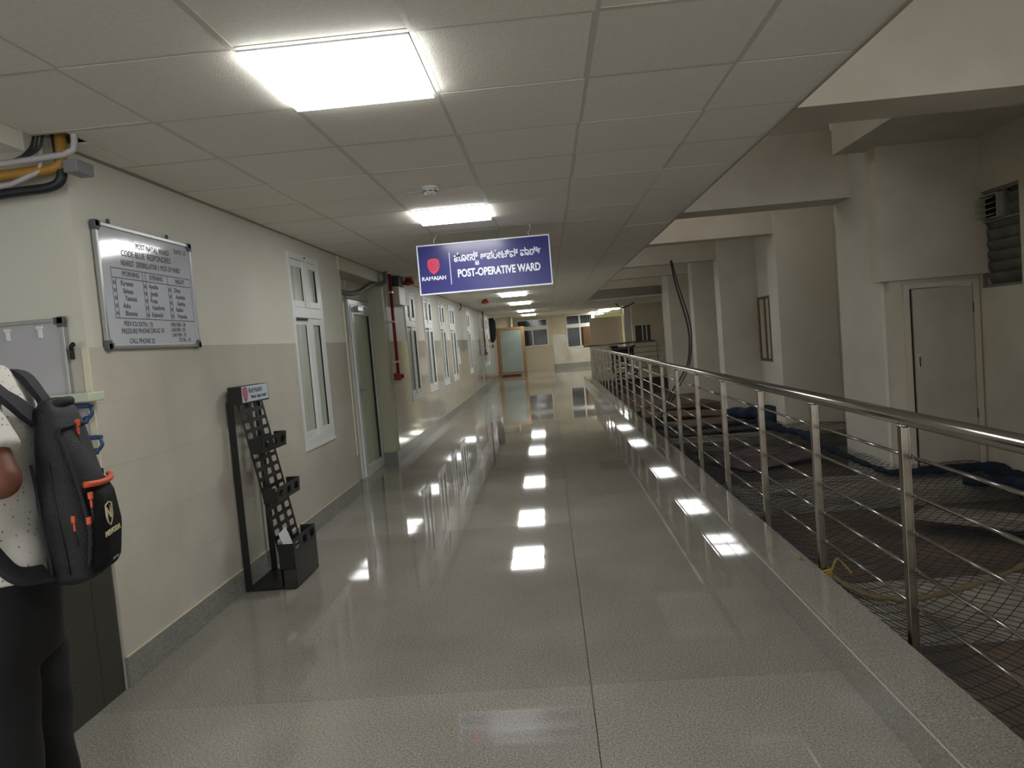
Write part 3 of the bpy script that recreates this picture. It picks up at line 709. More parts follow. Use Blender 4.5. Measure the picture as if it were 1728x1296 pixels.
boxes('housing', [(LX-.015, LX+.12, 7.645, 7.665, 2.35, 2.60), (LX-.015, LX+.12, 7.985, 8.0, 2.35, 2.60), (LX-.015, LX+.12, 7.645, 8.0, 2.35, 2.365), (LX-.015, LX+.12, 7.645, 8.0, 2.59, 2.605)], WE, ex)
box('cavity', LX+.07, LX+.12, 7.67, 7.985, 2.365, 2.59, mat('dark_interior', '#16171a', .9), ex)
for k in range(4):
    bm = bmesh.new(); bxbm(bm, -.075, .0, 7.67, 7.98, -.002, .002)
    bmesh.ops.transform(bm, matrix=Matrix.Translation((LX-.0, 0, 2.40+.058*k)) @ Matrix.Rotation(-.35, 4, 'Y'), verts=bm.verts); o = from_bm('shutter_flap', bm, WE, ex); unparent_offset(o, ex)
# stains of dust below the fan and louver
# ---- door_2 grey door by the ramp
d2 = empty('door_2', (3.9, 8.03, -.29)); tag(d2, kind='structure')
DG = mat('cream_door_paint', '#c2bbab', .45, col2='#b8b0a0', scale=3); DF = mat('door_frame_paint', '#ccc4b2', .45)
boxes('door_frame', [(3.885, 3.945, 8.0, 8.06, -.30, 1.76), (4.62, 4.68, 8.0, 8.06, -.30, 1.76), (3.885, 4.68, 8.0, 8.06, 1.70, 1.76)], DF, d2, .003)
box('door_leaf', 3.980, 4.612, 8.015, 8.05, -.25, 1.69, DG, d2, .003)
box('gap', 3.945, 3.980, 8.045, 8.055, -.28, 1.70, mat('dark_gap', '#17140f', .9), d2)
box('threshold_gap', 3.945, 4.66, 8.035, 8.055, -.31, -.25, mat('dark_gap', '#17140f', .9), d2)
boxes('door_handle', [(4.0, 4.035, 8.008, 8.016, .82, .99)], DF, d2, .002); box('latch', 4.022, 4.030, 7.998, 8.01, .85, .96, RUB, d2)
for z in (.3, 1.45): tube('hinge', [(4.617, 8.01, z-.05), (4.617, 8.01, z+.05)], .008, STEEL_P, d2)

# beams across the ramp
BM_ = mat('beam_paint', '#d0c9ba', .65, col2='#c4bcac', scale=1.5, detail=6, bump=.06, bscale=30)
for (a, b) in ((4.87, 5.35), (8.80, 9.30), (11.74, 12.12), (15.53, 15.9), (18.8, 19.2), (22.7, 23.1)):
    t = boxes('beam', [(-2.1 if False else .6, XC+.02 if a > 5 else 4.7, a, b, 2.86, 3.66)], BM_); tag(t, kind='structure')
t = boxes('beam_edge', [(3.28, 4.72, 5.36, 8.16, 3.23, 3.80)], BM_); tag(t, kind='structure')
t = boxes('slab_upper', [(1.2, 4.9, -4.3, 23.5, 4.30, 4.45)], mat('pale_upper_slab', '#cbc6c4', .7)); tag(t, kind='structure')
t = boxes('wall_upper', [(.55, .65, -4.3, 23.5, 2.66, 4.40)], BM_); tag(t, kind='structure')
t = boxes('slab_corridor', [(-2.4, .65, -4.3, 34.7, 2.70, 2.8)], BM_); tag(t, kind='structure')
# added fill light to brighten the upper slab, out of sight behind a beam
lt = empty('fill_light', (2.5, 10.3, 3.9)); tag(lt, 'added unseen fill light high above the ramp, behind the nearest beams', 'fill light')
boxes('housing', [(1.9, 3.1, 10.27, 10.33, 3.68, 3.74)], UPVC, lt)
boxes('drop_rod', [(2.0, 2.012, 10.29, 10.30, 3.74, 4.31), (3.0, 3.012, 10.29, 10.30, 3.74, 4.31)], ALU, lt)
tube('tube', [(1.9, 10.3, 3.77), (3.1, 10.3, 3.77)], .014, mat('fill_tube', '#ffffff', .4, emit='#fff8f0', estr=UPPER_FILL*4), lt)

# panel cupboards on the recess wall between columns
PN = mat('cupboard_cream', '#bdb4a2', .55)
w = boxes('wall_recess', [(4.5, 4.62, 12.12, 15.43, PB, 4.3)], PAINT_COL); tag(w, kind='structure')
cb = empty('duct_cupboard', (4.5, 14.6, 0)); tag(cb, 'recessed cream cupboard with tall brown edged flaps between two columns', 'cupboard')
boxes('door_panel', [(4.488, 4.499, 14.66, 15.32, .71, 1.92)], PN, cb)
boxes('edging', [(4.47, 4.499, 14.58, 14.67, .65, 1.98), (4.47, 4.499, 14.90, 14.99, .65, 1.98), (4.47, 4.499, 15.31, 15.40, .65, 1.98), (4.47, 4.499, 14.67, 15.31, .65, .71), (4.47, 4.499, 14.67, 15.31, 1.92, 1.98)], mat('brown_edging', '#6b5a42', .6), cb)
cb2 = empty('duct_cupboard', (4.6, 16.2, 0)); tag(cb2, 'tall flush cream service door with a horizontal seam between farther columns', 'cupboard')
boxes('door_panel', [(4.59, 4.61, 16.3, 18.0, -.4, 1.20)], PN, cb2); boxes('door_panel', [(4.59, 4.61, 16.3, 18.0, 1.24, 3.3)], PN, cb2)
# hanging cable
t = tube('cable', curve_pts([(2.75, 15.5, 2.92), (2.82, 15.5, 2.4), (2.98, 15.5, 1.7), (3.03, 15.5, 1.2), (2.93, 15.5, .65), (2.55, 15.3, .15), (2.3, 14.9, -.2), (2.0, 14.3, -.28)], 8), .018, BHO); tag(t, 'black cable hanging in a long curve from a ramp beam, left strand', 'cable')
t = tube('cable', curve_pts([(2.77, 15.5, 2.92), (2.88, 15.48, 2.35), (3.05, 15.48, 1.65), (3.07, 15.48, 1.2), (2.97, 15.5, .62), (2.62, 15.3, .10), (2.35, 14.9, -.22)], 8), .014, BHO); tag(t, 'black cable hanging in a long curve from a ramp beam, right strand', 'cable')

# ------------------------------------------------------------ safety net
def hnoise(x, y):
    return .5*sin(1.7*x+1.3*y+.4)+.3*sin(3.1*x-2.2*y+1.9)+.25*sin(5.3*y+2.1*x)+.15*sin(9.1*y-6*x)
def net_z(x, y):
    u = (x-1.37)/2.3
    near = math.exp(-u*5.5)
    base = -.23-.06*sin(min(max(u, 0), 1)*pi)
    z = base*(1-near)+near*.07
    z += .035*hnoise(x*1.3, y*1.1)*min(1, u*3+.1)
    if y > 8: z += .02*(y-8)*.5 if y < 14 else .06
    return max(z, PB+.04)
def inside_col(x, y):
    if x > 3.68 and any(a-.04 < y < b+.04 for a, b in ((8.0, 9.34), (11.6, 12.16), (15.4, 15.9), (4.8, 5.4))): return True
    return False
NETM = mat('dark_blue_green_net', '#16232f', .8)
nb = bmesh.new()
c_ = .046
def strands(x0, x1, y0, y1, c, rad, zoff=0., warp=.5):
    nx = int((x1-x0)/c); ny = int((y1-y0)/c); pts = {}
    def P(i, j):
        if (i, j) not in pts:
            x = x0+i*c; y = y0+j*c
            x += .012*sin(y*7+i*.1)+.02*sin(y*2.1)*warp; y += .03*sin(x*3.3+y*.9)*warp
            pts[(i, j)] = Vector((x, y, net_z(x, y)+zoff+.004*sin(i*2.1)*cos(j*1.7)))
        return pts[(i, j)]
    verts = []; faces = []
    for i in range(nx):
        for j in range(ny):
            a, b = (P(i, j), P(i+1, j+1)) if (i+j) % 2 == 0 else (P(i+1, j), P(i, j+1))
            if inside_col(a.x, a.y) or a.x > 4.6 or a.x < 1.372: continue
            d = (b-a).normalized(); s_ = d.cross(Vector((0, 0, 1))).normalized()*rad; u = Vector((0, 0, rad*.8))
            k = len(verts)
            for q in (a, b): verts += [q+s_-u*.5, q-s_-u*.5, q+u]
            for m_ in range(3): faces.append((k+m_, k+(m_+1) % 3, k+3+(m_+1) % 3, k+3+m_))
    return verts, faces
def net_obj(name, vf, m, label, **kw):
    me = bpy.data.meshes.new(name); me.from_pydata([tuple(v) for v in vf[0]], [], vf[1]); me.materials.append(m)
    o = link(bpy.data.objects.new(name, me)); tag(o, label, 'safety net', **kw); return o
v1, f1 = strands(1.38, 4.6, .5, 7.0, .052, .0030)
v2, f2 = strands(1.38, 4.6, 7.0, 12.6, .052, .0032)
k = len(v1); v1 += v2; f1 += [tuple(q+k for q in f) for f in f2]
net_obj('safety_net', (v1, f1), NETM, 'dark blue safety net of knotted cord spread over the ramp beside the railing')
# gathered blue folds of netting along the wall and rolled edge
BLN = mat('bunched_blue_net', '#12283f', .9, col2='#0b1a2c', scale=30, bump=.9, bscale=90)
def bunch(name, cps, rads, label):
    pts = curve_pts(cps, 10); n = 14; bm = bmesh.new(); K = len(pts)
    rr_ = [rads[min(int(i/10), len(rads)-1)]*(1+.15*sin(i*.9)+.1*sin(i*.37)) for i in range(K)]; zm = sum(p.z for p in pts)/K
    tubebm(bm, pts, rr_, n)
    for v in bm.verts:
        d = .5*sin(v.co.x*37+v.co.y*19)+.5*sin(v.co.y*53-v.co.z*41); v.co += Vector((.016*d, .014*sin(v.co.y*31), .012*d)); v.co.z = zm-.03+(v.co.z-zm)*.62
    o = from_bm(name, bm, BLN, None, True); tag(o, label, 'net fold', 'gathered folds of blue net'); return o
bunch('net_fold', [(3.62, 8.0, -.27), (4.1, 7.86, -.24), (4.55, 7.8, -.22), (4.58, 7.3, -.24), (4.6, 6.6, -.25)], [.05, .07, .09, .08, .08], 'thick dark blue fold of net heaped at the foot of the ramp door')
bunch('net_fold', [(4.1, 7.35, -.26), (4.3, 7.0, -.22), (4.42, 6.5, -.20), (4.45, 5.9, -.24)], [.08, .12, .12, .08], 'largest blue heap of net right of the ramp door')
bunch('net_fold', [(3.62, 12.4, -.20), (3.60, 11.6, -.21), (3.70, 10.8, -.20), (3.64, 10.1, -.22), (3.62, 9.4, -.25), (3.60, 8.6, -.26), (3.62, 8.0, -.27)], [.08, .07, .08, .06, .05, .035], 'long dark blue fold of net along the foot of the columns')
bunch('net_fold', [(3.45, 13.9, -.24), (3.7, 13.4, -.18), (3.95, 13.0, -.16), (3.9, 12.45, -.18), (3.5, 12.35, -.2)], [.18, .24, .22, .16], 'blue mound of net piled between the second and third columns')
bunch('net_fold', [(1.45, 12.7, -.1), (2.2, 12.7, -.26), (3.0, 12.8, -.27), (3.6, 12.7, -.22)], [.04, .05, .06], 'dark rolled edge of the net across the ramp before the boards')
ROPE = mat('yellow_rope', '#a88f45', .8, bump=.5, bscale=200); ROPE2 = mat('tan_rope', '#6f6248', .85, bump=.5, bscale=200)
t = tube('rope', curve_pts([(1.36, 12.6, .06), (1.38, 10, .03), (1.40, 8, .04), (1.41, 6, .04), (1.405, 4.9, .06), (1.40, 3.95, .09)], 6), .007, ROPE2); tag(t, 'tan border rope of the net running along the kerb', 'rope')
t = empty('rope_knot', (1.38, 3.9, .1)); tag(t, 'yellow rope knotted around the second railing post', 'rope')
for k in range(5):
    pts = [(XR+.042*cos(a), 3.877+.040*sin(a), .085+.012*k+.006*sin(2*a+k)) for a in [2*pi*q/14 for q in range(14)]]
    bm = bmesh.new(); tubebm(bm, pts, .007, 6, closed=True); o = from_bm('coil', bm, ROPE, t, True); unparent_offset(o, t)
tube('loose_end', curve_pts([(1.345, 3.88, .11), (1.30, 3.95, .17), (1.28, 3.93, .19)], 5), .006, ROPE, t)
tube('loose_end', curve_pts([(1.42, 3.86, .12), (1.50, 3.98, .15), (1.56, 4.02, .09), (1.58, 3.99, .06)], 5), .006, ROPE, t)
t = tube('rope', curve_pts([(1.42, 3.87, .10), (1.52, 3.84, .03), (1.66, 3.85, -.03), (1.9, 3.95, -.09), (2.2, 4.15, -.14), (2.6, 4.40, -.17), (3.1, 4.75, -.19), (3.7, 5.1, -.2)], 8), [.016+.005*sin(i*1.3)+.003*sin(i*2.9) for i in range(57)], ROPE2); tag(t, 'thick rolled net edge with tan rope stretching right from the knotted post', 'rope')
t = tube('rope', curve_pts([(1.41, 3.85, .09), (1.43, 3.6, .05), (1.46, 3.3, .03), (1.44, 2.9, .02), (1.42, 2.0, .02)], 8), .006, ROPE); tag(t, 'thin yellow rope trailing from the knotted post toward the viewer', 'rope')

# ------------------------------------------------------------ far end
FAR = 34.5
wf = boxes('wall_far', [(a, b, FAR, FAR+.2, c, d) for (a, b, c, d) in subtract((-3.2, 2.35, 0, 2.7), [(-1.40, .09, 1.15, 2.45), (.96, 2.24, .95, 2.50)])], mat('far_wall_cream', '#c9c0a8', .5)); tag(wf, kind='structure')
box('wall_tile', .27, .94, FAR-.01, FAR, .2, 1.62, TILE_W, wf); box('wall_tile', .94, 2.35, FAR-.01, FAR, .2, .93, TILE_W, wf)
box('skirting', .27, 2.35, FAR-.03, FAR, 0, .22, GRAN_B, wf)
w = boxes('wall_side_far', [(-3.0, -2.36, 30.5, FAR, 0, 2.7)], PAINT); tag(w, kind='structure')
pw = box('wall_panel', -1.05, .26, 34.05, 34.2, 0, 1.14, mat('plain_cream_board', '#bfb59c', .5)); tag(pw, kind='structure')
def bar_window(n, x0, x1, z0, z1, zs, xm):
    w = empty('window_%d' % n, (x0, FAR, z0)); tag(w, kind='structure')
    y0, y1 = FAR-.02, FAR+.05
    boxes('window_frame', [(x0, x0+.05, y0, y1, z0, z1), (x1-.05, x1, y0, y1, z0, z1), (x0, x1, y0, y1, z0, z0+.05), (x0, x1, y0, y1, z1-.05, z1), (x0, x1, y0, y1, zs-.09, zs+.09), (xm-.03, xm+.03, y0, y1, z0, z1)], UPVC, w)
    for (a, b) in ((x0+.05, xm-.03), (xm+.03, x1-.05)):
        for (c, d) in ((z0+.05, zs-.09), (zs+.09, z1-.05)): box('pane', a, b, FAR+.03, FAR+.04, c, d, NIGHT, w)
    xx = x0+.1; bars = []
    while xx < x1-.05:
        bars.append((xx-.008, xx+.008, FAR+.005, FAR+.018, z0+.03, z1-.03)); xx += .105
    boxes('grille', bars, mat('grille_grey', '#5a5a55', .5), w)
bar_window(10, -1.40, .09, 1.15, 2.45, 2.03, -.66)
bar_window(11, .96, 2.24, .95, 2.50, 1.98, 1.62)
t = boxes('curtain', [(1.75+.05*k, 1.80+.05*k, FAR-.05-.01*(k % 2), FAR-.03-.01*(k % 2), 1.0, 1.90) for k in range(9)], mat('brown_curtain', '#6e5238', .8)); tag(t, 'brown curtain strip at the right of the far barred window', 'curtain')
# framed glass screen
gs = empty('glass_screen', (-1.5, 30.6, 0)); tag(gs, 'wood framed frosted glass screen standing at the corridor end', 'screen')
WF = mat('light_wood_frame', '#a5804f', .5, col2='#8f6c40', scale=4, stretch=(8, 8, 1))
boxes('frame', [(-2.10, -1.97, 30.5, 30.56, .12, 2.09), (-1.06, -.93, 30.5, 30.56, .12, 2.09), (-1.97, -1.06, 30.5, 30.56, 1.98, 2.09), (-1.97, -1.06, 30.5, 30.56, .10, .19)], WF, gs)
box('pane', -1.97, -1.06, 30.52, 30.53, .19, 1.98, mat('pale_sea_green_glass', '#93a196', .15, col2='#7d8d82', scale=.8), gs)
boxes('foot', [(-2.12, -2.0, 30.35, 30.7, 0, .12), (-1.05, -.93, 30.35, 30.7, 0, .12)], WF, gs)
boxes('bottom_rail', [(-2.0, -1.2, 30.5, 30.55, .0, .08)], mat('dark_red_base', '#4c1d1c', .5), gs)
boxes('side_post', [(-2.13, -2.09, 30.4, 30.46, 0, 2.1)], mat('brown_side_frame', '#805c38', .5), gs)
tp = boxes('wall_transom', [(-3.0, -1.5, 31.4, 31.5, 2.1, 2.6), (-1.5, -1.44, 31.2, 31.6, 2.1, 2.6)], mat('far_wall_cream', '#c9c0a8', .5)); tag(tp, kind='structure')
# right part behind the end railing
sc_ = boxes('partition_screen', [(1.82, 3.16, 30.0, 30.06, .02, 2.17)], mat('warm_cream_board', '#d6c8ae', .5), None, .004); tag(sc_, 'tall plain cream partition board beyond the end railing', 'partition')
t = boxes('pillar', [(3.2, 3.47, 29.4, 29.8, 0, 2.6)], mat('pillar_paint_lilac', '#c6bfbb', .5)); tag(t, kind='structure')
t = boxes('wall_corner', [(3.50, 4.9, 29.3, 29.5, 0, 2.6)], PAINT_R); tag(t, kind='structure')
t = boxes('wall_header', [(.55, 5.0, 23.5, 23.6, 2.6, 4.45), (4.9, 5.0, 23.4, 30, -.5, 4.4)], BM_); tag(t, kind='structure')
t = boxes('wall_enclosure', [(5.0, 7, 23.4, 23.5, -.5, 4.4)], BM_); tag(t, kind='structure')
w = empty('window_12', (3.55, 29.3, 1.0)); tag(w, kind='structure')
boxes('window_frame', [(3.55, 3.58, 29.26, 29.32, 1.03, 1.70), (3.86, 3.9, 29.26, 29.32, 1.03, 1.70), (4.02, 4.06, 29.26, 29.32, 1.03, 1.70), (3.55, 4.2, 29.26, 29.32, 1.0, 1.05)], UPVC, w); box('pane', 3.58, 4.2, 29.29, 29.30, 1.05, 1.70, mat('dusk_glass', '#4c4a49', .2), w)
t = boxes('wall_right_far', [(4.75, 4.9, 23.4, 30, 0, 2.7), (3.9, 4.75, 23.9, 24.1, 0, 2.55)], PAINT_R); tag(t, kind='structure')
t = boxes('ceiling_far', [(1.34, 4.9, 23.1, 40.5, 2.55, 2.6)], TILE_C); tag(t, kind='structure')
boxes('ceiling_grid', [(1.3+.61*k, 1.325+.61*k, 23.1, 40, 2.547, 2.55) for k in range(6)]+[(1.34, 4.9, 23.1+.61*k, 23.125+.61*k, 2.547, 2.55) for k in range(27)], GRID, t)
t = boxes('wall_far_room', [(1.0, 6.5, 40.3, 40.5, 0, 2.7), (2.2, 2.35, 34.6, 40.4, 0, 2.7), (4.9, 5.1, 29.4, 40.4, 0, 2.7)], mat('pale_yellow_wall', '#d8d6b4', .6)); tag(t, kind='structure')
for k, (y, lab) in enumerate(((31.2, 'warm lit ceiling panel above the cream partition board'), (33.6, 'rear warm lit ceiling panel above the cream partition board'), (37.5, 'lit panel in the room past the cream partition'))):
    ceiling_light(y, 1, lab, 'ceiling lights past the partition', 2.15+.25*(k == 0), 3.05+.25*(k == 0), 2.545, LAMPW)
t = tube('cable', curve_pts([(2.6, 26.5, 2.55), (2.8, 26.6, 2.38), (3.1, 26.6, 2.44), (3.3, 26.6, 2.54)], 5), .02, BLACKM); tag(t, 'loose black cable loop at the ceiling above the end railing', 'cable')
# wheelchair behind the end railing
wc = empty('wheelchair', (2.6, 24.9, 0)); tag(wc, 'black folded wheelchair parked behind the end railing', 'wheelchair')
BF = mat('black_vinyl', '#131318', .5)
def ring(name, c, R, r_, m, n=28):
    bm = bmesh.new(); tubebm(bm, [(c[0]+R*cos(2*pi*k/n), c[1], c[2]+R*sin(2*pi*k/n)) for k in range(n)], r_, 8, closed=True); o = from_bm(name, bm, m, wc, True); unparent_offset(o, wc)
for yy in (24.75, 25.15):
    ring('wheel', (2.45, yy, .30), .27, .022, BF); ring('hand_rim', (2.45, yy-.04, .30), .24, .008, STEEL_P)
    for k in range(5): tube('spoke', [(2.45, yy, .30), (2.45+.26*cos(k*1.256), yy, .3+.26*sin(k*1.256))], .004, STEEL_P, wc, 5)
    ring('caster', (2.95, yy, .09), .07, .016, BF, 14)
    tube('frame', [(2.27, yy, 1.0), (2.24, yy, .5), (2.3, yy, .3), (2.75, yy, .32), (2.95, yy, .16)], .013, BLACKM, wc)
    tube('armrest', curve_pts([(2.25, yy, .93), (2.5, yy, .90), (2.8, yy, .90), (3.0, yy, 1.0)], 4), .022, BF, wc)
    tube('push_handle', [(2.27, yy, 1.0), (2.12, yy, 1.03)], .018, BF, wc)
boxes('backrest', [(2.22, 2.28, 24.76, 25.14, .45, 1.05)], BF, wc, .01); boxes('seat', [(2.27, 2.75, 24.76, 25.14, .44, .50)], BF, wc, .01)
boxes('side_guard', [(2.3, 2.7, 24.74, 24.76, .50, .88)], BF, wc, .006)
boxes('footrest', [(2.95, 3.12, 24.8, 25.1, .10, .13)], BF, wc)
boxes('bag', [(2.18, 2.42, 24.80, 25.1, .50, 1.04), (2.30, 2.95, 24.82, 25.12, .62, .98)], BF, wc, .03)

# ------------------------------------------------------------ person with backpack
def remesh_obj(name, bm, m, parent, voxel, smooth=4, disp=0.):
    me = bpy.data.meshes.new(name); bmesh.ops.recalc_face_normals(bm, faces=bm.faces); bm.to_mesh(me); bm.free()
    o = bpy.data.objects.new(name, me); COL.objects.link(o)
    r = o.modifiers.new('r', 'REMESH'); r.mode = 'VOXEL'; r.voxel_size = voxel; r.use_smooth_shade = True
    s = o.modifiers.new('s', 'SMOOTH'); s.iterations = smooth; s.factor = .5
    dg = bpy.context.evaluated_depsgraph_get(); me2 = bpy.data.meshes.new_from_object(o.evaluated_get(dg)); bpy.data.objects.remove(o)
    me2.name = name; me2.materials.clear(); me2.materials.append(m)
    if disp:
        me2.calc_loop_triangles() if False else None
        ns = [v.normal.copy() for v in me2.vertices]
        for v, n_ in zip(me2.vertices, ns):
            c = v.co; d = sin(c.z*38+c.x*22+3*sin(c.y*14))*.5+sin(c.z*19-c.y*31+2*sin(c.x*17))*.6
            v.co = c+n_*disp*d
    for p in me2.polygons: p.use_smooth = True
    ob = link(bpy.data.objects.new(name, me2), parent)
    if parent is not None: unparent_offset(ob, parent)
    return ob
def ellipse_loft(bm, secs, n=28, e=1.0):
    """secs: (cx, cy, cz, rx, ry)"""
    rings = []
    for (cx, cy, cz, rx, ry) in secs:
        ring_ = []
        for k in range(n):
            a = 2*pi*k/n; c, s_ = cos(a), sin(a)
            ring_.append(bm.verts.new((cx+rx*math.copysign(abs(c)**e, c), cy+ry*math.copysign(abs(s_)**e, s_), cz)))
        rings.append(ring_)
    for A, B in zip(rings, rings[1:]):
        for k in range(n): bm.faces.new((A[k], A[(k+1) % n], B[(k+1) % n], B[k]))
    bm.faces.new(rings[0][::-1]); bm.faces.new(rings[-1])
def ball(bm, c, r, sc=(1, 1, 1)):
    g = bmesh.ops.create_uvsphere(bm, u_segments=16, v_segments=12, radius=r)
    for v in g['verts']: v.co = Vector(c)+Vector((v.co.x*sc[0], v.co.y*sc[1], v.co.z*sc[2]))
PX, PY = -1.44, 1.72; PROT = math.radians(14)
person = empty('person', (PX, PY, 0)); tag(person, 'person in dotted white short sleeved shirt and black trousers, cut by the left edge', 'person')
SKIN = mat('brown_skin', '#6b4133', .5, bump=.05, bscale=80)
bm = bmesh.new()
# torso core, neck, head bowed forward (facing -X)
ellipse_loft(bm, [(PX, PY, .90, .10, .15), (PX, PY, 1.10, .09, .13), (PX, PY, 1.35, .09, .16), (PX, PY, 1.50, .06, .10)])
tubebm(bm, [(PX+.0, PY, 1.46), (PX-.03, PY, 1.56), (PX-.07, PY, 1.63)], [.062, .056, .058], 16)
hc = Vector((PX-.105, PY, 1.70))
ball(bm, hc, .1, (.98, .78, 1.15)); ball(bm, hc+Vector((-.035, 0, -.055)), .07, (.85, .8, .95))
ball(bm, hc+Vector((-.105, 0, -.02)), .016, (1.1, .8, 1.5)); ball(bm, hc+Vector((-.085, 0, -.068)), .016, (.7, 1.6, .45)); ball(bm, hc+Vector((-.07, 0, -.11)), .022, (1, 1, .8))
for s_ in (-1, 1):
    ball(bm, hc+Vector((.005, s_*.078, -.01)), .026, (.8, .35, 1.2)); ball(bm, hc+Vector((-.082, s_*.032, .022)), .016, (.6, 1.2, .5))
# arms
def arm(bm, s_, sh, el, wr3, hand_dir):
    tubebm(bm, [sh, (Vector(sh)+Vector(el))/2, el], [.055, .050, .045], 14); ball(bm, el, .046)
    tubebm(bm, [el, Vector(el)*.6+Vector(wr3)*.4, wr3], [.045, .042, .029], 14)
    d = Vector(hand_dir).normalized(); side = d.cross(Vector((0, 0, 1))).normalized(); w_ = Vector(wr3)
    tubebm(bm, [w_, w_+d*.03, w_+d*.085], [.028, .034, .036], 12)
    for k, (ln_, off_) in enumerate(((.062, -.030), (.074, -.010), (.070, .010), (.055, .029))):
        b0 = w_+d*.08+side*off_; tubebm(bm, [b0, b0+d*ln_*.45+Vector((0, 0, -.006)), b0+d*ln_*.8+Vector((0, 0, -.022)), b0+d*ln_*.95+Vector((0, 0, -.038))], [.0105, .0100, .009, .0075], 8)
    b0 = w_+d*.02-side*.03*s_; tubebm(bm, [b0, b0-side*.028*s_+d*.03, b0-side*.030*s_+d*.062+Vector((0, 0, -.01))], [.014, .0115, .009], 8)
shN, elN, wrN = (-1.39, 1.555, 1.46), (-1.305, 1.505, 1.285), (-1.53, 1.58, 1.24)
shF, elF, wrF = (-1.42, 1.895, 1.46), (-1.42, 1.95, 1.20), (-1.64, 1.84, 1.22)
arm(bm, 1, shN, elN, wrN, (-1, .25, .05)); arm(bm, -1, shF, elF, wrF, (-1, -.25, .05))
for s_ in (-1, 1):
    yy = PY+s_*.085
    tubebm(bm, [(PX, yy, .92), (PX+.005, yy, .50), (PX+.03, yy, .10)], [.075, .05, .035], 12); ball(bm, (PX-.02, yy, .06), .045, (1.5, .9, .8))
remesh_obj('body', bm, SKIN, person, .0075, 3)
# eyes, hair
EY = mat('eye_white', '#d8d2c8', .3); HA = mat('black_hair', '#0e0c0b', .6, bump=.6, bscale=120)
for s_ in (-1, 1):
    bm = bmesh.new(); ball(bm, hc+Vector((-.083, s_*.032, .006)), .0125); from_bm('eye', bm, EY, person, True)
    unparent_offset(bpy.context.scene.objects[-1] if False else COL.objects[-1], person)
bm = bmesh.new(); ball(bm, hc+Vector((.012, 0, .028)), .104, (.98, .82, 1.06))
g = [v for v in bm.verts if v.co.x < hc.x-.055 and v.co.z < hc.z+.075 or v.co.z < hc.z-.045]
bmesh.ops.delete(bm, geom=g, context='VERTS'); o = from_bm('hair', bm, HA, person, True); unparent_offset(o, person)
# shirt
SH = bpy.data.materials.new('dotted_white_shirt'); SH.use_nodes = True; N = SH.node_tree.nodes; L = SH.node_tree.links; b_ = N['Principled BSDF']; b_.inputs['Roughness'].default_value = .85
tc = N.new('ShaderNodeTexCoord'); vo = N.new('ShaderNodeTexVoronoi'); vo.inputs['Scale'].default_value = 62; vo.inputs['Randomness'].default_value = .45; L.new(tc.outputs['Object'], vo.inputs['Vector'])
cr = N.new('ShaderNodeValToRGB'); cr.color_ramp.elements[0].color = hexc('#77777c'); cr.color_ramp.elements[1].color = hexc('#d9d5cd'); cr.color_ramp.elements[0].position = .12; cr.color_ramp.elements[1].position = .2
L.new(vo.outputs['Distance'], cr.inputs[0]); L.new(cr.outputs[0], b_.inputs['Base Color'])
bm = bmesh.new()
ellipse_loft(bm, [(PX-.005, PY, 1.02, .138, .18), (PX-.01, PY, 1.12, .13, .175), (PX, PY, 1.28, .135, .185), (PX+.005, PY, 1.40, .13, .180), (PX+.005, PY, 1.46, .115, .170), (PX, PY, 1.51, .085, .12), (PX-.005, PY, 1.545, .068, .072)], 32, .9)
for (sh, el) in ((shN, elN), (shF, elF)):
    a, b = Vector(sh), Vector(el); m_ = a.lerp(b, .72)
    tubebm(bm, [a+Vector((0, (.03 if sh[1] < PY else -.03), .005)), a.lerp(b, .2), m_], [.072, .070, .072], 18)
o = remesh_obj('shirt', bm, SH, person, .010, 5, .006)
bm = bmesh.new(); n = 24   # collar
rings = []
for (z, rr0) in ((1.535, .074), (1.58, .067), (1.612, .069)):
    rings.append([bm.verts.new((PX-.012-(z-1.535)*.35+rr0*cos(2*pi*k/n), PY+rr0*sin(2*pi*k/n), z-(.02 if cos(2*pi*k/n) < -.5 else 0))) for k in range(n)])
for A, B in zip(rings, rings[1:]):
    for k in range(n): bm.faces.new((A[k], A[(k+1) % n], B[(k+1) % n], B[k]))
bmesh.ops.solidify(bm, geom=bm.faces[:], thickness=.004); o = from_bm('collar', bm, SH, person, True); unparent_offset(o, person)
# trousers
TR = mat('black_trousers', '#0c0c0e', .9)
bm = bmesh.new()
ellipse_loft(bm, [(PX, PY, .80, .12, .175), (PX, PY, .90, .128, .18), (PX-.005, PY, 1.05, .12, .165)], 28, .9)
for s_ in (-1, 1):
    yy = PY+s_*.09
    tubebm(bm, [(PX+.0, yy, .86), (PX+.0, yy, .70), (PX+.01, yy, .48), (PX+.02, yy, .30), (PX+.025, yy, .06)], [.105, .098, .082, .078, .078], 18)
remesh_obj('trousers', bm, TR, person, .012, 4, .004)
for s_ in (-1, 1):
    bm = bmesh.new(); yy = PY+s_*.09; bxbm(bm, PX-.16, PX+.085, yy-.045, yy+.045, 0, .075, .025); o = from_bm('shoe', bm, BLACKM, person, True); unparent_offset(o, person)

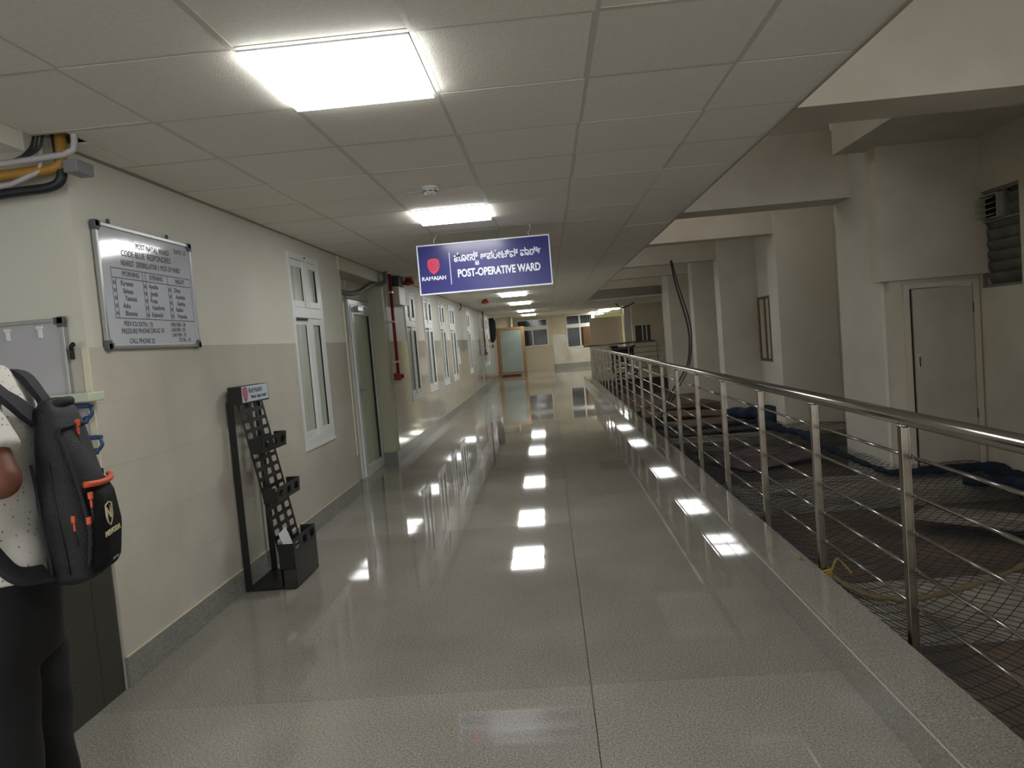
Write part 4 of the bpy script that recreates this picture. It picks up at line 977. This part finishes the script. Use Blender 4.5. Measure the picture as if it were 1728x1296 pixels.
# ---- backpack (worn, so its own thing)
BX, BY = -1.225, 1.765
bp = empty('backpack', (BX, BY, 1.0)); tag(bp, 'black backpack with orange zips worn on the back of the person at left', 'backpack')
BK = mat('black_nylon', '#131419', .62, bump=.35, bscale=260); BKs = mat('black_webbing', '#202127', .8, bump=.3, bscale=300); OR = mat('orange_zip', '#c9502c', .5)
secs = []
prof = [(.985, .03, .06, -.005), (1.0, .06, .092, .0), (1.043, .066, .102, .0), (1.117, .070, .104, .005), (1.206, .066, .104, -.002), (1.266, .058, .102, -.007), (1.325, .049, .098, -.011), (1.383, .040, .09, -.015), (1.427, .034, .078, -.022), (1.452, .02, .05, -.028)]
bm = bmesh.new(); ellipse_loft(bm, [(BX+dx, BY, z, rx, ry) for (z, rx, ry, dx) in prof], 36, .72)
remesh_obj('main_bag', bm, BK, bp, .008, 6, .003)
def bag_x(z, y, grow=0.):      # outer surface (towards +X) of the bag
    for (a, b) in zip(prof, prof[1:]):
        if a[0] <= z <= b[0]:
            t_ = (z-a[0])/(b[0]-a[0]); rx = a[1]+(b[1]-a[1])*t_; ry = a[2]+(b[2]-a[2])*t_; dx = a[3]+(b[3]-a[3])*t_; break
    q = min(abs((y-BY)/ry), .999)**(1/.72); c = math.sqrt(max(1-q*q, 0)); return BX+dx+(rx+grow)*(c**.72)
# front pocket panel, bulging
bm = bmesh.new(); nu, nv = 14, 14; G = []
for j in range(nv+1):
    row = []
    z = 1.01+(1.232-1.01)*j/nv
    for i in range(nu+1):
        y = BY-.082+.164*i/nu; edge = min(i, nu-i, j+2, nv-j+1)/3; row.append(bm.verts.new((bag_x(z, y)+.020*min(1, edge)-.004, y, z)))
    G.append(row)
for j in range(nv):
    for i in range(nu): bm.faces.new((G[j][i], G[j][i+1], G[j+1][i+1], G[j+1][i]))
bmesh.ops.solidify(bm, geom=bm.faces[:], thickness=.01)
o = from_bm('front_pocket', bm, BK, bp, True); unparent_offset(o, bp)
# zip tapes
def surf(pts, off): return [(bag_x(z, y)+off, y, z) for (y, z) in pts]
tube('pocket_zip', surf([(BY-.086+.0143*k, 1.235-.006*math.sin(k*.26)) for k in range(13)], .016), .008, OR, bp, 8)
tube('main_zip', surf([(BY-.088, 1.03+.0195*k) for k in range(18)]+[(BY-.08+.0135*k, 1.38+.004*math.sin(k*.3)) for k in range(12)], .004), .005, BKs, bp, 6)
for (y, z, o1) in ((BY-.078, 1.205, .012), (BY-.088, 1.145, .006), (BY-.100, 1.155, -.004), (BY-.02, 1.385, .008)):
    x = bag_x(min(z, 1.44), y)+o1
    boxes('zip_pull', [(x-.004, x+.006, y-.006, y+.006, z-.008, z+.010), (x-.002, x+.004, y-.004, y+.004, z-.03, z-.008)], OR, bp, .002)
    tube('pull_cord', [(x, y, z-.03), (x+.002, y, z-.065)], .003, BKs, bp, 6)
# side pleats and seam
for k, yy in enumerate((BY-.106, BY-.104)):
    tube('side_seam', [(BX-.03+.035*k-.02*(q/12), yy+.002*sin(q), 1.02+.028*q) for q in range(11)], .004, BKs, bp, 6)
# logo
LG_ = mat('logo_cream', '#c9bf98', .5)
def on_bag(y, z): return face_right(bag_x(z, y)+.0185, y, z)
ly, lz = BY-.038, 1.150
bm = bmesh.new(); pts = [(-.021, .024), (0, .029), (.021, .024), (.022, -.004), (.013, -.02), (0, -.03), (-.013, -.02), (-.022, -.004)]
M_ = on_bag(ly, lz); tubebm(bm, [M_ @ Vector((x, y, .001)) for x, y in pts], .0016, 5, closed=True); o = from_bm('logo_shield', bm, LG_, bp); unparent_offset(o, bp)
text('logo_letter', 'N', .042, M_, LG_, bp, .0014, 1.15, 'CENTER', .0006)
bm = bmesh.new(); vs = [bm.verts.new(M_ @ Vector(q)) for q in ((.004, .010, .002), (.012, .012, .002), (.012, .022, .002), (.004, .020, .002))]; bm.faces.new(vs); o = from_bm('logo_spot', bm, OR, bp); unparent_offset(o, bp)
text('logo_word', 'NAVODA', .018, on_bag(ly+.006, 1.104), LG_, bp, .0008, 1.35, 'CENTER', .0006)
text('logo_word', 'NAVODA', .008, on_bag(BY-.01, 1.03), mat('grey_label', '#8b8b8b', .5), bp, .0003, 1.2, 'CENTER', .0004)
# haul handle on top
bm = bmesh.new(); tubebm(bm, curve_pts([(-1.255, 1.725, 1.42), (-1.225, 1.73, 1.440), (-1.215, 1.765, 1.444), (-1.225, 1.80, 1.440), (-1.255, 1.805, 1.42)], 5), .011, 10); o = from_bm('haul_handle', bm, BKs, bp, True); unparent_offset(o, bp)
# shoulder straps: flat bands
def band(name, cps, w_, th, m, parent, side=Vector((0, 1, 0))):
    pts = curve_pts(cps, 8); bm = bmesh.new(); prev = None
    for i, p_ in enumerate(pts):
        t_ = (pts[min(i+1, len(pts)-1)]-pts[max(i-1, 0)]).normalized(); s2 = (side-t_*side.dot(t_)).normalized(); n_ = t_.cross(s2).normalized()
        r4 = [bm.verts.new(p_+s2*w_/2*a+n_*th/2*b) for a, b in ((-1, -1), (1, -1), (1, 1), (-1, 1))]
        if prev:
            for q in range(4): bm.faces.new((prev[q], prev[(q+1) % 4], r4[(q+1) % 4], r4[q]))
        else: bm.faces.new(r4[::-1])
        prev = r4
    bm.faces.new(prev); o = from_bm(name, bm, m, parent, False); unparent_offset(o, parent)
for s_ in (-1, 1):
    yb = BY+s_*.055; ys = PY+s_*.135
    band('shoulder_strap', [(BX-.05, yb, 1.41), (-1.295, PY+s_*.085, 1.465), (-1.345, PY+s_*.11, 1.522), (PX+.01, ys, 1.528), (PX-.08, ys, 1.50), (PX-.15, ys, 1.40), (PX-.14, ys+s_*.03, 1.36), (PX-.06, PY+s_*.185, 1.31), (PX+.04, PY+s_*.190, 1.25), (PX+.10, PY+s_*.175, 1.15), (PX+.14, PY+s_*.14, 1.06), (BX-.045, BY+s_*.095, 1.03)], .052, .014, BKs, bp)

# turn the figure and the bag together about the spine
person.rotation_euler = (0, 0, PROT)
bp.location = (-1.24, 1.765, 1.0); bp.rotation_euler = (0, 0, PROT)
